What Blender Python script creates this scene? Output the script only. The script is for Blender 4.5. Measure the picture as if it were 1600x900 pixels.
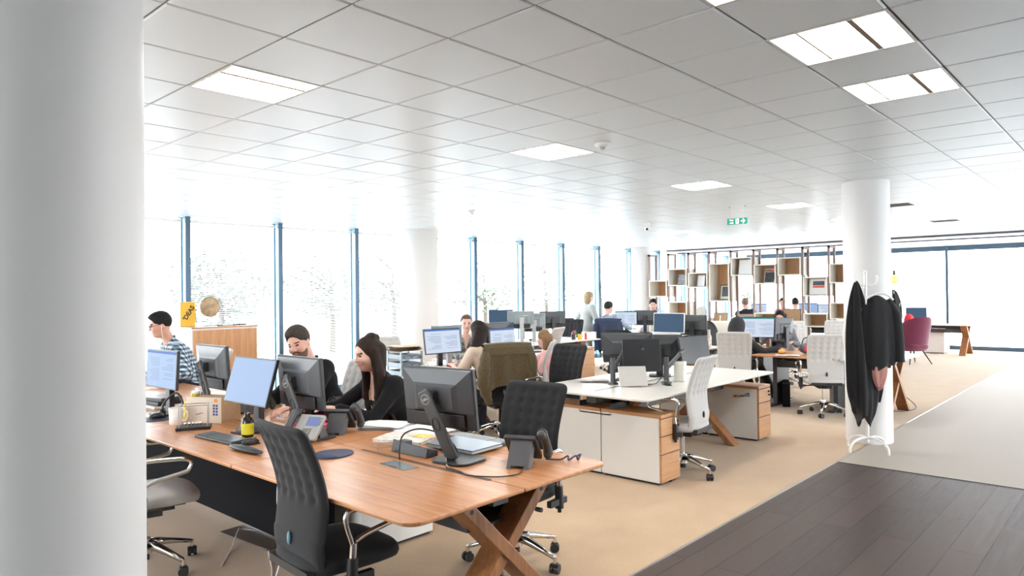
import bpy, bmesh, math, random
import numpy as np
from mathutils import Vector, Matrix
R = math.radians
PI = math.pi
for o in list(bpy.data.objects):
    bpy.data.objects.remove(o, do_unlink=True)
SC = bpy.context.scene
COL = SC.collection
rng = random.Random(7)

# ------------------------------------------------------------------ camera
CH = 1.60
YAW, PITCH, ROLL = 0.741053, 0.0083345, -0.0110292
cd = bpy.data.cameras.new('camera')
cam = bpy.data.objects.new('camera', cd); COL.objects.link(cam)
_f = Vector((math.cos(YAW)*math.cos(PITCH), math.sin(YAW)*math.cos(PITCH), math.sin(PITCH)))
_r = Vector((math.sin(YAW), -math.cos(YAW), 0)); _u = _r.cross(_f)
_r2 = _r*math.cos(ROLL)+_u*math.sin(ROLL); _u2 = -_r*math.sin(ROLL)+_u*math.cos(ROLL)
M = Matrix((( _r2.x, _u2.x, -_f.x, 0), (_r2.y, _u2.y, -_f.y, 0), (_r2.z, _u2.z, -_f.z, CH), (0, 0, 0, 1)))
cam.matrix_world = M
cd.sensor_width = 36.0; cd.sensor_fit = 'HORIZONTAL'
cd.lens = 1094.4/1600*36.0
cd.clip_start = 0.05; cd.clip_end = 300
SC.camera = cam

# ------------------------------------------------------------------ light and exposure
SKY = 3.3
LAMP = 11.0
SC.view_settings.view_transform = 'Standard'
SC.view_settings.look = 'None'
SC.view_settings.gamma = 1.0
SC.view_settings.exposure = 1.88
SC.view_settings.use_curve_mapping = False
SC.cycles.use_denoising = True
SC.cycles.max_bounces = 7
SC.cycles.diffuse_bounces = 4
SC.cycles.glossy_bounces = 3
SC.cycles.transmission_bounces = 4
SC.cycles.transparent_max_bounces = 6
SC.cycles.sample_clamp_indirect = 6.0
SC.cycles.caustics_reflective = False
SC.cycles.caustics_refractive = False
W = bpy.data.worlds.new('sky'); SC.world = W; W.use_nodes = True
nt = W.node_tree; bg = nt.nodes['Background']
tc = nt.nodes.new('ShaderNodeTexCoord'); sp = nt.nodes.new('ShaderNodeSeparateXYZ')
mr = nt.nodes.new('ShaderNodeMapRange'); mr.inputs[1].default_value = -0.05; mr.inputs[2].default_value = 0.7
cr = nt.nodes.new('ShaderNodeValToRGB')
cr.color_ramp.elements[0].color = (0.98, 0.99, 1.0, 1); cr.color_ramp.elements[1].color = (0.78, 0.89, 1.0, 1)
nt.links.new(tc.outputs['Generated'], sp.inputs[0]); nt.links.new(sp.outputs['Z'], mr.inputs[0])
nt.links.new(mr.outputs[0], cr.inputs[0]); nt.links.new(cr.outputs[0], bg.inputs['Color'])
bg.inputs['Strength'].default_value = SKY

def area(name, loc, rot, sx, sy, power=0, portal=False, color=(1, 1, 1)):
    l = bpy.data.lights.new(name, 'AREA'); l.shape = 'RECTANGLE'; l.size = sx; l.size_y = sy
    l.energy = power; l.color = color
    if portal: l.cycles.is_portal = True
    o = bpy.data.objects.new(name, l); COL.objects.link(o); o.location = loc; o.rotation_euler = rot
    return o
# daylight portals in the glazed walls (they only guide the sky's light through the glass line)
area('window_portal', (8.5, 10.55, 1.42), (R(-90), 0, 0), 30.0, 2.8, portal=True)
area('window_portal', (21.95, 4.0, 1.42), (R(90), 0, R(90)), 14.0, 2.8, portal=True)
area('window_portal', (-7.3, 5.2, 1.42), (R(90), 0, R(-90)), 10.0, 2.8, portal=True)

area('window_portal', (13.8, -5.3, 1.42), (R(90), 0, 0), 15.6, 2.8, portal=True)
# ------------------------------------------------------------------ materials
MATS = {}
def mat(name, col, rough=0.5, metal=0.0, spec=None, noise=0.0, nscale=60.0, bump=0.0, emit=0.0, alpha=1.0, sheen=0.0, coat=0.0, trans=0.0, stretch=None):
    if name in MATS: return MATS[name]
    m = bpy.data.materials.new(name); m.use_nodes = True
    t = m.node_tree; b = t.nodes['Principled BSDF']
    c = (col[0], col[1], col[2], 1)
    b.inputs['Base Color'].default_value = c
    b.inputs['Roughness'].default_value = rough; b.inputs['Metallic'].default_value = metal
    if spec is not None: b.inputs['Specular IOR Level'].default_value = spec
    if sheen: b.inputs['Sheen Weight'].default_value = sheen
    if coat: b.inputs['Coat Weight'].default_value = coat; b.inputs['Coat Roughness'].default_value = 0.15
    if trans: b.inputs['Transmission Weight'].default_value = trans
    if emit:
        b.inputs['Emission Color'].default_value = c; b.inputs['Emission Strength'].default_value = emit
    if alpha < 1: b.inputs['Alpha'].default_value = alpha
    if noise or bump:
        co = t.nodes.new('ShaderNodeTexCoord'); n = t.nodes.new('ShaderNodeTexNoise')
        n.inputs['Scale'].default_value = nscale; n.inputs['Detail'].default_value = 4
        src = co.outputs['Object']
        if stretch:
            mp = t.nodes.new('ShaderNodeMapping'); mp.inputs['Scale'].default_value = stretch
            t.links.new(src, mp.inputs[0]); src = mp.outputs[0]
        t.links.new(src, n.inputs['Vector'])
        if noise:
            r = t.nodes.new('ShaderNodeValToRGB')
            lo = [max(0, x*(1-noise)) for x in col]; hi = [min(1, x*(1+noise)) for x in col]
            r.color_ramp.elements[0].color = (*lo, 1); r.color_ramp.elements[1].color = (*hi, 1)
            r.color_ramp.elements[0].position = 0.3; r.color_ramp.elements[1].position = 0.7
            t.links.new(n.outputs['Fac'], r.inputs[0]); t.links.new(r.outputs[0], b.inputs['Base Color'])
        if bump:
            bp = t.nodes.new('ShaderNodeBump'); bp.inputs['Strength'].default_value = bump; bp.inputs['Distance'].default_value = 0.01
            t.links.new(n.outputs['Fac'], bp.inputs['Height']); t.links.new(bp.outputs[0], b.inputs['Normal'])
    MATS[name] = m
    return m

def glow(name, col, strength=1.0):
    col = [x*.78 for x in col]
    m = mat(name, (.012, .012, .014), .5, spec=.08)
    b = m.node_tree.nodes['Principled BSDF']; b.inputs['Emission Color'].default_value = (*col, 1); b.inputs['Emission Strength'].default_value = strength
    return m
def wood(name, lo, hi, axis='x', rough=0.35, scale=14.0):
    if name in MATS: return MATS[name]
    m = bpy.data.materials.new(name); m.use_nodes = True
    t = m.node_tree; b = t.nodes['Principled BSDF']; b.inputs['Roughness'].default_value = rough
    co = t.nodes.new('ShaderNodeTexCoord'); mp = t.nodes.new('ShaderNodeMapping')
    s = [scale]*3; s['xyz'.index(axis)] = scale*0.07; mp.inputs['Scale'].default_value = s
    n = t.nodes.new('ShaderNodeTexNoise'); n.inputs['Scale'].default_value = 2.2; n.inputs['Detail'].default_value = 6; n.inputs['Distortion'].default_value = 0.6
    n2 = t.nodes.new('ShaderNodeTexNoise'); n2.inputs['Scale'].default_value = 14; n2.inputs['Detail'].default_value = 3
    mx = t.nodes.new('ShaderNodeMath'); mx.operation = 'MULTIPLY_ADD'; mx.inputs[1].default_value = 0.35; 
    r = t.nodes.new('ShaderNodeValToRGB'); r.color_ramp.elements[0].color = (*lo, 1); r.color_ramp.elements[1].color = (*hi, 1)
    r.color_ramp.elements[0].position = 0.42; r.color_ramp.elements[1].position = 0.9
    t.links.new(co.outputs['Object'], mp.inputs[0]); t.links.new(mp.outputs[0], n.inputs['Vector']); t.links.new(mp.outputs[0], n2.inputs['Vector'])
    t.links.new(n2.outputs['Fac'], mx.inputs[0]); t.links.new(n.outputs['Fac'], mx.inputs[2])
    t.links.new(mx.outputs[0], r.inputs[0]); t.links.new(r.outputs[0], b.inputs['Base Color'])
    MATS[name] = m
    return m

BLACK = mat('black plastic', (0.018, 0.018, 0.02), 0.42)
DGREY = mat('dark grey plastic', (0.05, 0.052, 0.055), 0.42)
MGREY = mat('mid grey plastic', (0.17, 0.17, 0.165), 0.4)
SILVER = mat('silver plastic', (0.42, 0.42, 0.41), 0.38)
CHROME = mat('polished aluminium', (0.78, 0.77, 0.75), 0.16, 1.0)
STEEL = mat('brushed steel', (0.5, 0.5, 0.5), 0.3, 1.0)
WHITE = mat('white lacquer', (0.82, 0.81, 0.78), 0.35)
WPLAS = mat('white plastic', (0.8, 0.8, 0.79), 0.35)
PAPER = mat('paper', (0.82, 0.82, 0.81), 0.8)
CARD = mat('brown cardboard', (0.42, 0.27, 0.15), 0.85, noise=0.08, nscale=30)
CH_D = mat('charcoal fabric', (0.0135, 0.0138, 0.016), 0.9, sheen=0.06, noise=0.25, nscale=420, bump=0.12)
CH_G = mat('light grey fabric', (0.52, 0.505, 0.487), 0.9, sheen=0.2, noise=0.14, nscale=420, bump=0.12)
WOODA = wood('cherry desk wood along y', (0.33, 0.135, 0.05), (0.56, 0.27, 0.115), 'y', 0.27)
WOODX = wood('cherry wood along x', (0.33, 0.135, 0.05), (0.56, 0.27, 0.115), 'x', 0.3)
WOODZ = wood('walnut leg wood', (0.22, 0.088, 0.033), (0.40, 0.175, 0.07), 'z', 0.4)
OAKX = wood('orange oak veneer', (0.50, 0.25, 0.105), (0.68, 0.38, 0.18), 'z', 0.4)
OAKY = wood('oak cubby back', (0.40, 0.19, 0.08), (0.56, 0.29, 0.13), 'z', 0.45, 18)

# ------------------------------------------------------------------ mesh building
class MB:
    """collects shapes for ONE part"""
    def __init__(s): s.v = []; s.f = []; s.m = []; s.sm = []
    def add(s, vs, fs, mi=0, smooth=False):
        o = len(s.v); s.v += [tuple(v) for v in vs]
        for f in fs:
            s.f.append(tuple(o+i for i in f)); s.m.append(mi); s.sm.append(smooth)
        return s
    def box(s, c, d, rot=None, mi=0):
        x, y, z = d[0]/2, d[1]/2, d[2]/2
        vs = [Vector((a*x, b*y, e*z)) for a in (-1, 1) for b in (-1, 1) for e in (-1, 1)]
        if rot is not None: vs = [rot @ v for v in vs]
        c = Vector(c); vs = [v+c for v in vs]
        return s.add(vs, [(0, 1, 3, 2), (4, 6, 7, 5), (0, 4, 5, 1), (2, 3, 7, 6), (0, 2, 6, 4), (1, 5, 7, 3)], mi)
    def bx(s, x0, x1, y0, y1, z0, z1, mi=0):
        return s.box(((x0+x1)/2, (y0+y1)/2, (z0+z1)/2), (x1-x0, y1-y0, z1-z0), None, mi)
    def cyl(s, a, b, ra, rb=None, n=16, mi=0, caps=True, smooth=True):
        if rb is None: rb = ra
        a = Vector(a); b = Vector(b); d = (b-a).normalized()
        p = d.orthogonal().normalized(); q = d.cross(p)
        vs = []
        for c, r in ((a, ra), (b, rb)):
            for i in range(n):
                t = 2*PI*i/n; vs.append(c+(p*math.cos(t)+q*math.sin(t))*r)
        fs = [(i, (i+1) % n, n+(i+1) % n, n+i) for i in range(n)]
        s.add(vs, fs, mi, smooth)
        if caps:
            s.add(vs, [tuple(range(n))[::-1], tuple(range(n, 2*n))], mi)
        return s
    def tube(s, pts, r, n=8, mi=0, closed=False):
        pts = [Vector(p) for p in pts]; N = len(pts)
        rr = r if hasattr(r, '__len__') else [r]*N
        vs = []; up = None
        for i, p in enumerate(pts):
            a = pts[(i-1) % N] if (closed or i > 0) else p
            b = pts[(i+1) % N] if (closed or i < N-1) else p
            d = (b-a)
            d = d.normalized() if d.length > 1e-9 else Vector((0, 0, 1))
            if up is None: up = d.orthogonal().normalized()
            up = (up-d*up.dot(d))
            up = up.normalized() if up.length > 1e-6 else d.orthogonal().normalized()
            q = d.cross(up)
            for k in range(n):
                t = 2*PI*k/n; vs.append(p+(up*math.cos(t)+q*math.sin(t))*rr[i])
        fs = []
        for i in range(N if closed else N-1):
            j = (i+1) % N
            for k in range(n):
                fs.append((i*n+k, i*n+(k+1) % n, j*n+(k+1) % n, j*n+k))
        s.add(vs, fs, mi, True)
        if not closed:
            s.add(vs, [tuple(range(n))[::-1], tuple(range((N-1)*n, N*n))], mi)
        return s
    def lathe(s, prof, n=24, c=(0, 0, 0), mi=0):
        vs = []; N = len(prof)
        for r, z in prof:
            for k in range(n):
                t = 2*PI*k/n; vs.append((c[0]+r*math.cos(t), c[1]+r*math.sin(t), c[2]+z))
        fs = []
        for i in range(N-1):
            for k in range(n):
                fs.append((i*n+k, i*n+(k+1) % n, (i+1)*n+(k+1) % n, (i+1)*n+k))
        s.add(vs, fs, mi, True)
        s.add(vs, [tuple(range(n))[::-1], tuple(range((N-1)*n, N*n))], mi)
        return s
    def prism(s, out, z0, z1, mi=0, mat4=None):
        n = len(out)
        vs = [Vector((x, y, z0)) for x, y in out]+[Vector((x, y, z1)) for x, y in out]
        if mat4 is not None: vs = [mat4 @ v for v in vs]
        fs = [tuple(range(n))[::-1], tuple(range(n, 2*n))]+[(i, (i+1) % n, n+(i+1) % n, n+i) for i in range(n)]
        return s.add(vs, fs, mi)
    def grid(s, fn, nu, nv, mi=0, smooth=True, flip=False):
        vs = [fn(i/(nu-1), j/(nv-1)) for j in range(nv) for i in range(nu)]
        fs = []
        for j in range(nv-1):
            for i in range(nu-1):
                q = (j*nu+i, j*nu+i+1, (j+1)*nu+i+1, (j+1)*nu+i)
                fs.append(q[::-1] if flip else q)
        return s.add(vs, fs, mi, smooth)
    def sphere(s, c, r, n=12, m=8, mi=0):
        r = r if hasattr(r, '__len__') else (r, r, r)
        vs = [(c[0], c[1], c[2]-r[2])]
        for j in range(1, m):
            a = -PI/2+PI*j/m
            for i in range(n):
                t = 2*PI*i/n
                vs.append((c[0]+r[0]*math.cos(a)*math.cos(t), c[1]+r[1]*math.cos(a)*math.sin(t), c[2]+r[2]*math.sin(a)))
        vs.append((c[0], c[1], c[2]+r[2])); L = len(vs)-1; fs = []
        for i in range(n): fs.append((0, 1+(i+1) % n, 1+i))
        for j in range(m-2):
            for i in range(n):
                a = 1+j*n; fs.append((a+i, a+(i+1) % n, a+n+(i+1) % n, a+n+i))
        a = 1+(m-2)*n
        for i in range(n): fs.append((a+i, a+(i+1) % n, L))
        return s.add(vs, fs, mi, True)
    def mesh(s, name, mats):
        me = bpy.data.meshes.new(name)
        me.from_pydata([tuple(v) for v in s.v], [], s.f)
        for m in (mats if isinstance(mats, (list, tuple)) else [mats]): me.materials.append(m)
        me.polygons.foreach_set('material_index', s.m); me.polygons.foreach_set('use_smooth', s.sm)
        me.update(); return me
    def build(s, name, mats, parent=None, bevel=0.0, loc=None, rotz=None, segs=2):
        o = bpy.data.objects.new(name, s.mesh(name, mats)); COL.objects.link(o)
        if parent is not None: o.parent = parent
        if loc is not None: o.location = loc
        if rotz is not None: o.rotation_euler.z = rotz
        if bevel:
            b = o.modifiers.new('bevel', 'BEVEL'); b.width = bevel; b.segments = segs; b.limit_method = 'ANGLE'; b.angle_limit = R(40)
            b.harden_normals = False
        return o

def smooth_path(ctl, n=4, closed=False):
    P = [Vector(p) for p in ctl]; out = []
    N = len(P)
    for i in range(N-1 if not closed else N):
        p0 = P[max(0, i-1)] if not closed else P[i-1]; p1 = P[i]; p2 = P[(i+1) % N]; p3 = P[min(N-1, i+2)] if not closed else P[(i+2) % N]
        for k in range(n):
            t = k/n
            out.append(.5*((2*p1)+(p2-p0)*t+(2*p0-5*p1+4*p2-p3)*t*t+(3*p1-p0-3*p2+p3)*t**3))
    if not closed: out.append(P[-1])
    return out
def rrect(x0, x1, y0, y1, r, n=6):
    out = []
    for cx, cy, a in ((x1-r, y1-r, 0), (x0+r, y1-r, 90), (x0+r, y0+r, 180), (x1-r, y0+r, 270)):
        for i in range(n+1):
            t = R(a+90*i/n); out.append((cx+r*math.cos(t), cy+r*math.sin(t)))
    return out
def tag(o, label=None, cat=None, group=None, kind=None):
    if label: o['label'] = label
    if cat: o['category'] = cat
    if group: o['group'] = group
    if kind: o['kind'] = kind
    return o
def thing(name, label, cat, loc=(0, 0, 0), az=0.0, group=None):
    o = bpy.data.objects.new(name, None); COL.objects.link(o); o.empty_display_size = 0.1
    o.location = loc; o.rotation_euler.z = R(az)
    return tag(o, label, cat, group)
KIDS = {}
def dup(root, loc, az, label, group=None):
    def cp(o, par):
        c = o.copy(); COL.objects.link(c)
        if par is not None: c.parent = par
        for k in o.children: cp(k, c)
        return c
    r = cp(root, None); r.location = loc; r.rotation_euler.z = R(az); r['label'] = label
    if group: r['group'] = group
    return r
def struct(name, mb, mats, **kw):
    o = mb.build(name, mats, **kw); o['kind'] = 'structure'; return o
def text_mb(mb, s, size, mi, to_world, bold=0.0, align='CENTER'):
    """adds lettering to a part; to_world maps (x, y) of the text plane to a point"""
    cu = bpy.data.curves.new('lettering', 'FONT'); cu.body = s; cu.size = size; cu.align_x = align; cu.align_y = 'CENTER'; cu.offset = bold; cu.resolution_u = 3
    o = bpy.data.objects.new('lettering', cu); COL.objects.link(o)
    bpy.context.view_layer.update()
    dg = bpy.context.evaluated_depsgraph_get(); me = o.evaluated_get(dg).to_mesh()
    vs = [to_world(v.co.x, v.co.y) for v in me.vertices]; fs = [tuple(p.vertices) for p in me.polygons]
    mb.add(vs, fs, mi)
    o.evaluated_get(dg).to_mesh_clear(); bpy.data.objects.remove(o, do_unlink=True)
    return mb
# ================================================================== the room
TS, TX, TY = 0.51212, 1.10762, 2.83289
CEIL = 2.75
WY = 10.2          # window wall
EX = 21.6          # far glazed wall
WX0, WY0 = -7.0, -5.0

def floor_mats():
    # beige carpet
    m = bpy.data.materials.new('beige carpet'); m.use_nodes = True; t = m.node_tree; b = t.nodes['Principled BSDF']
    b.inputs['Roughness'].default_value = 0.95; b.inputs['Sheen Weight'].default_value = 0.2
    co = t.nodes.new('ShaderNodeTexCoord'); n = t.nodes.new('ShaderNodeTexNoise'); n.inputs['Scale'].default_value = 150; n.inputs['Detail'].default_value = 3
    n2 = t.nodes.new('ShaderNodeTexNoise'); n2.inputs['Scale'].default_value = 3.5; n2.inputs['Detail'].default_value = 4
    mx = t.nodes.new('ShaderNodeMath'); mx.operation = 'MULTIPLY_ADD'; mx.inputs[1].default_value = 0.35
    r = t.nodes.new('ShaderNodeValToRGB'); r.color_ramp.elements[0].color = (0.385, 0.255, 0.142, 1); r.color_ramp.elements[1].color = (0.54, 0.37, 0.22, 1)
    r.color_ramp.elements[0].position = 0.4; r.color_ramp.elements[1].position = 0.9
    bp = t.nodes.new('ShaderNodeBump'); bp.inputs['Strength'].default_value = 0.25; bp.inputs['Distance'].default_value = 0.01
    L = t.links.new
    L(co.outputs['Object'], n.inputs['Vector']); L(co.outputs['Object'], n2.inputs['Vector']); L(n2.outputs['Fac'], mx.inputs[0]); L(n.outputs['Fac'], mx.inputs[2])
    L(mx.outputs[0], r.inputs[0]); L(r.outputs[0], b.inputs['Base Color']); L(n.outputs['Fac'], bp.inputs['Height']); L(bp.outputs[0], b.inputs['Normal'])
    # dark planks along x
    d = bpy.data.materials.new('dark oak planks'); d.use_nodes = True; t = d.node_tree; b = t.nodes['Principled BSDF']
    co = t.nodes.new('ShaderNodeTexCoord'); br = t.nodes.new('ShaderNodeTexBrick')
    br.inputs['Scale'].default_value = 1.0; br.inputs['Brick Width'].default_value = 1.9; br.inputs['Row Height'].default_value = 0.19
    br.inputs['Mortar Size'].default_value = 0.004; br.inputs['Bias'].default_value = 0.0; br.offset = 0.37
    br.inputs['Color1'].default_value = (0.034, 0.0195, 0.0155, 1); br.inputs['Color2'].default_value = (0.068, 0.042, 0.033, 1); br.inputs['Mortar'].default_value = (0.012, 0.009, 0.008, 1)
    mp = t.nodes.new('ShaderNodeMapping'); mp.inputs['Scale'].default_value = (1.2, 14, 1)
    n = t.nodes.new('ShaderNodeTexNoise'); n.inputs['Scale'].default_value = 3; n.inputs['Detail'].default_value = 6; n.inputs['Distortion'].default_value = 0.9
    mixn = t.nodes.new('ShaderNodeMixRGB'); mixn.blend_type = 'OVERLAY'; mixn.inputs[0].default_value = 0.75
    L = t.links.new
    L(co.outputs['Object'], br.inputs['Vector']); L(co.outputs['Object'], mp.inputs[0]); L(mp.outputs[0], n.inputs['Vector'])
    L(br.outputs['Color'], mixn.inputs[1]); L(n.outputs['Fac'], mixn.inputs[2]); L(mixn.outputs[0], b.inputs['Base Color'])
    rr = t.nodes.new('ShaderNodeMapRange'); rr.inputs[3].default_value = 0.36; rr.inputs[4].default_value = 0.62; b.inputs['Specular IOR Level'].default_value = 0.32
    L(n.outputs['Fac'], rr.inputs[0]); L(rr.outputs[0], b.inputs['Roughness'])
    bp = t.nodes.new('ShaderNodeBump'); bp.inputs['Strength'].default_value = 0.15; bp.inputs['Distance'].default_value = 0.004
    L(n.outputs['Fac'], bp.inputs['Height']); L(bp.outputs[0], b.inputs['Normal'])
    return m, d
CARPET, PLANK = floor_mats()
PALE = mat('pale grey carpet', (0.40, 0.345, 0.29), 0.6, noise=0.08, nscale=120)
struct('floor', MB().bx(WX0, EX+0.6, 2.2, WY+0.5, -0.10, 0.0), CARPET)
struct('floor_planks', MB().bx(WX0, 6.86, WY0, 2.2, -0.10, 0.0), PLANK)
struct('floor_walkway', MB().bx(6.86, EX+0.6, WY0, 2.2, -0.10, 0.0), PALE)
struct('trim_1', MB().bx(WX0, EX, 2.188, 2.204, 0.0, 0.003), STEEL)
struct('trim_2', MB().bx(6.853, 6.867, WY0, 2.188, 0.0, 0.003), BLACK)

# ceiling of metal tiles, open where a lamp sits
CEILM = mat('satin white ceiling metal', (0.73, 0.785, 0.82), 0.36, 0.0, spec=0.3)
GAP = mat('ceiling shadow gap', (0.30, 0.30, 0.30), 0.7)
LIGHT_TILES = []
for i in (1, 6, 11, 16, 21): LIGHT_TILES += [(i, 1)]
for i in (6, 11, 16, 21): LIGHT_TILES += [(i, 7)]
for i in (2, 4, 6): LIGHT_TILES += [(i, -4)]
VENTS = [(18, -1), (24, -1)]
skip = set(LIGHT_TILES) | set(VENTS)
mb = MB(); i0, i1 = -16, 41; j0, j1 = -16, 15
g = 0.0032
for i in range(i0, i1):
    for j in range(j0, j1):
        if (i, j) in skip: continue
        x0 = max(TX+i*TS+g, WX0); x1 = min(TX+(i+1)*TS-g, EX+0.5); y0 = max(TY+j*TS+g, WY0); y1 = min(TY+(j+1)*TS-g, WY+0.35)
        if x1-x0 < 0.02 or y1-y0 < 0.02: continue
        e = 0.007
        sx = [x0, x0+e, x1-e, x1]; sy = [y0, y0+e, y1-e, y1]
        # a metal pan: bevelled rim, its flat face a touch tilted like a real lay-in tile
        tx = rng.uniform(-1, 1)*0.0006; ty = rng.uniform(-1, 1)*0.0006
        vs = [(x0, y0, CEIL+0.006), (x1, y0, CEIL+0.006), (x1, y1, CEIL+0.006), (x0, y1, CEIL+0.006),
              (sx[1], sy[1], CEIL-tx-ty), (sx[2], sy[1], CEIL+tx-ty), (sx[2], sy[2], CEIL+tx+ty), (sx[1], sy[2], CEIL-tx+ty)]
        mb.add(vs, [(4, 7, 6, 5), (0, 4, 5, 1), (1, 5, 6, 2), (2, 6, 7, 3), (3, 7, 4, 0)])
struct('ceiling', mb, CEILM)
struct('ceiling_void', MB().bx(WX0, EX+0.6, WY0, WY+0.5, CEIL+0.14, CEIL+0.2), GAP)
mbv = MB()
for i in range(i0, i1):
    for j in range(j0, j1):
        if (i, j) in skip: continue
        mbv.bx(TX+i*TS, TX+(i+1)*TS, TY+j*TS, TY+(j+1)*TS, CEIL+0.008, CEIL+0.03)
struct('ceiling_grid', mbv, GAP)

# recessed square lamps
LENS = mat('lamp lens', (1.0, 0.985, 0.96), 0.4, emit=LAMP)
TRAY = mat('lamp tray', (0.75, 0.72, 0.68), 0.4)
def lamp_parts(root):
    h = TS/2-0.004
    f = MB()
    for a, b, c, d in ((-h, h, -h, -h+.012), (-h, h, h-.012, h), (-h, -h+.012, -h+.012, h-.012), (h-.012, h, -h+.012, h-.012)):
        f.bx(a, b, c, d, -0.002, 0.07)
    f.bx(-h, h, -h, h, 0.07, 0.08)
    f.build('lamp_frame', TRAY, root)
    for a, b in ((-h+.02, -0.112), (-0.085, 0.118), (0.130, h-.02)):
        MB().bx(a, b, -h+.016, h-.016, 0.014, 0.026).build('diffuser', LENS, root)
    DV = mat('lamp divider', (.26, .19, .13), .7, spec=.2)
    MB().bx(-0.112, -0.087, -h+.012, h-.012, -0.001, 0.05).build('divider', DV, root); MB().bx(0.119, 0.129, -h+.012, h-.012, 0.001, 0.05).build('divider', DV, root)
LAMP_LABELS = {
 (1, 1): 'square ceiling lamp above the near wooden desk', (6, 1): 'square ceiling lamp above the white desk, next after the one over the near desk', (11, 1): 'square ceiling lamp between the white desk and the fire exit sign',
 (16, 1): 'square ceiling lamp just behind the fire exit sign', (21, 1): 'square ceiling lamp showing small beside the round white pillar',
 (6, 7): 'square ceiling lamp near the windows, first seen as a thin line', (11, 7): 'square ceiling lamp near the windows, in front of the blind panes', (16, 7): 'square ceiling lamp near the windows towards the shelf divider',
 (21, 7): 'square ceiling lamp nearest the left end of the shelf divider', (2, -4): 'ceiling lamp cut off by the top edge of the picture',
 (4, -4): 'large bright three-panel ceiling lamp at top right', (6, -4): 'bright three-panel ceiling lamp behind the top right one'}
lamp0 = None
for (i, j) in LIGHT_TILES:
    loc = (TX+(i+.5)*TS, TY+(j+.5)*TS, CEIL)
    az = 90
    if lamp0 is None:
        lamp0 = thing('ceiling_lamp', LAMP_LABELS[(i, j)], 'ceiling lamp', loc, az, 'recessed ceiling lamps'); lamp_parts(lamp0)
    else: dup(lamp0, loc, az, LAMP_LABELS[(i, j)])
v0 = thing('ceiling_vent', 'dark slotted air vent in the ceiling right of the pillar', 'vent', (TX+(18.5)*TS, TY-.5*TS, CEIL), 0, 'ceiling air vents')
fr = MB(); fr.bx(-.25, .25, -.25, -.2, 0, .03).bx(-.25, .25, .2, .25, 0, .03).bx(-.25, -.2, -.2, .2, 0, .03).bx(.2, .25, -.2, .2, 0, .03)
fr.build('vent_frame', CEILM, v0)
sl = MB()
for k in range(9): sl.box((-.18+k*.045, 0, .015), (.006, .4, .035), Matrix.Rotation(R(35), 3, 'Y'))
sl.build('vent_slats', MGREY, v0)
MB().bx(-.25, .25, -.25, .25, .05, .06).build('vent_back', BLACK, v0)
dup(v0, (TX+24.5*TS, TY-.5*TS, CEIL), 0, 'smaller dark ceiling vent near the far glazed wall')

# smoke detectors / camera / sprinkler
def detector(x, y, lab):
    d = thing('smoke_detector', lab, 'detector', (x, y, CEIL), 0, 'ceiling smoke detectors')
    MB().lathe([(0.001, 0), (.06, 0), (.062, -.012), (.05, -.026), (.03, -.03), (.001, -.03)]).build('housing', WPLAS, d)
    MB().lathe([(0.001, -.03), (.022, -.03), (.018, -.045), (.001, -.047)]).build('sensor_head', SILVER, d)
    return d
detector(4.45, 3.11, 'round smoke detector beside the middle ceiling lamp')
detector(6.75, 6.9, 'round smoke detector over the windows side, small and faint')
cm = thing('dome_camera', 'small white dome camera hanging from ceiling near the far desks', 'camera', (10.14, 6.2, CEIL), 200)
MB().lathe([(0.001, 0), (.055, 0), (.055, -.02), (.03, -.03), (.02, -.05), (.001, -.05)]).build('camera_mount', WPLAS, cm)
MB().sphere((0.01, 0, -.085), .045).build('camera_ball', WPLAS, cm)
MB().cyl((.03, 0, -.09), (.06, 0, -.105), .02).build('camera_lens', BLACK, cm)

# outer walls that are behind the camera
WALLP = mat('white wall paint', (0.74, 0.735, 0.72), 0.7)
struct('wall_core', MB().bx(WX0, 6.0, WY0-.2, WY0, 0, CEIL+.2), WALLP)

# ------------------------------------------------------------------ glazing
FRAME = mat('sky-tinted window frame', (0.20, 0.34, 0.46), 0.3, 0.4)  # frame paint with the sky's blue reflection put into its colour
FRAMED = mat('dark blue window frame', (0.05, 0.095, 0.145), 0.35, 0.3)
gm = bpy.data.materials.new('window glass'); gm.use_nodes = True
_t = gm.node_tree; _t.nodes.remove(_t.nodes['Principled BSDF'])
_tr = _t.nodes.new('ShaderNodeBsdfTransparent'); _gl = _t.nodes.new('ShaderNodeBsdfGlossy'); _gl.inputs['Roughness'].default_value = 0.02
_lw0 = _t.nodes.new('ShaderNodeFresnel'); _lw0.inputs[0].default_value = 1.25; _ge = _t.nodes.new('ShaderNodeNewGeometry'); _iv = _t.nodes.new('ShaderNodeMath'); _iv.operation = 'SUBTRACT'; _iv.inputs[0].default_value = 1.0; _t.links.new(_ge.outputs['Backfacing'], _iv.inputs[1])
_lw = _t.nodes.new('ShaderNodeMath'); _lw.operation = 'MULTIPLY'; _t.links.new(_lw0.outputs[0], _lw.inputs[0]); _t.links.new(_iv.outputs[0], _lw.inputs[1]); _mx = _t.nodes.new('ShaderNodeMixShader')
_t.links.new(_lw.outputs[0], _mx.inputs[0]); _t.links.new(_tr.outputs[0], _mx.inputs[1]); _t.links.new(_gl.outputs[0], _mx.inputs[2])
_t.links.new(_mx.outputs[0], _t.nodes['Material Output'].inputs['Surface'])
BLIND = mat('white blind slat', (0.85, 0.86, 0.87), 0.5)
MX = [4.235+1.433*k for k in range(-8, 13)]
MX = [x for x in MX if x < EX]
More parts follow.
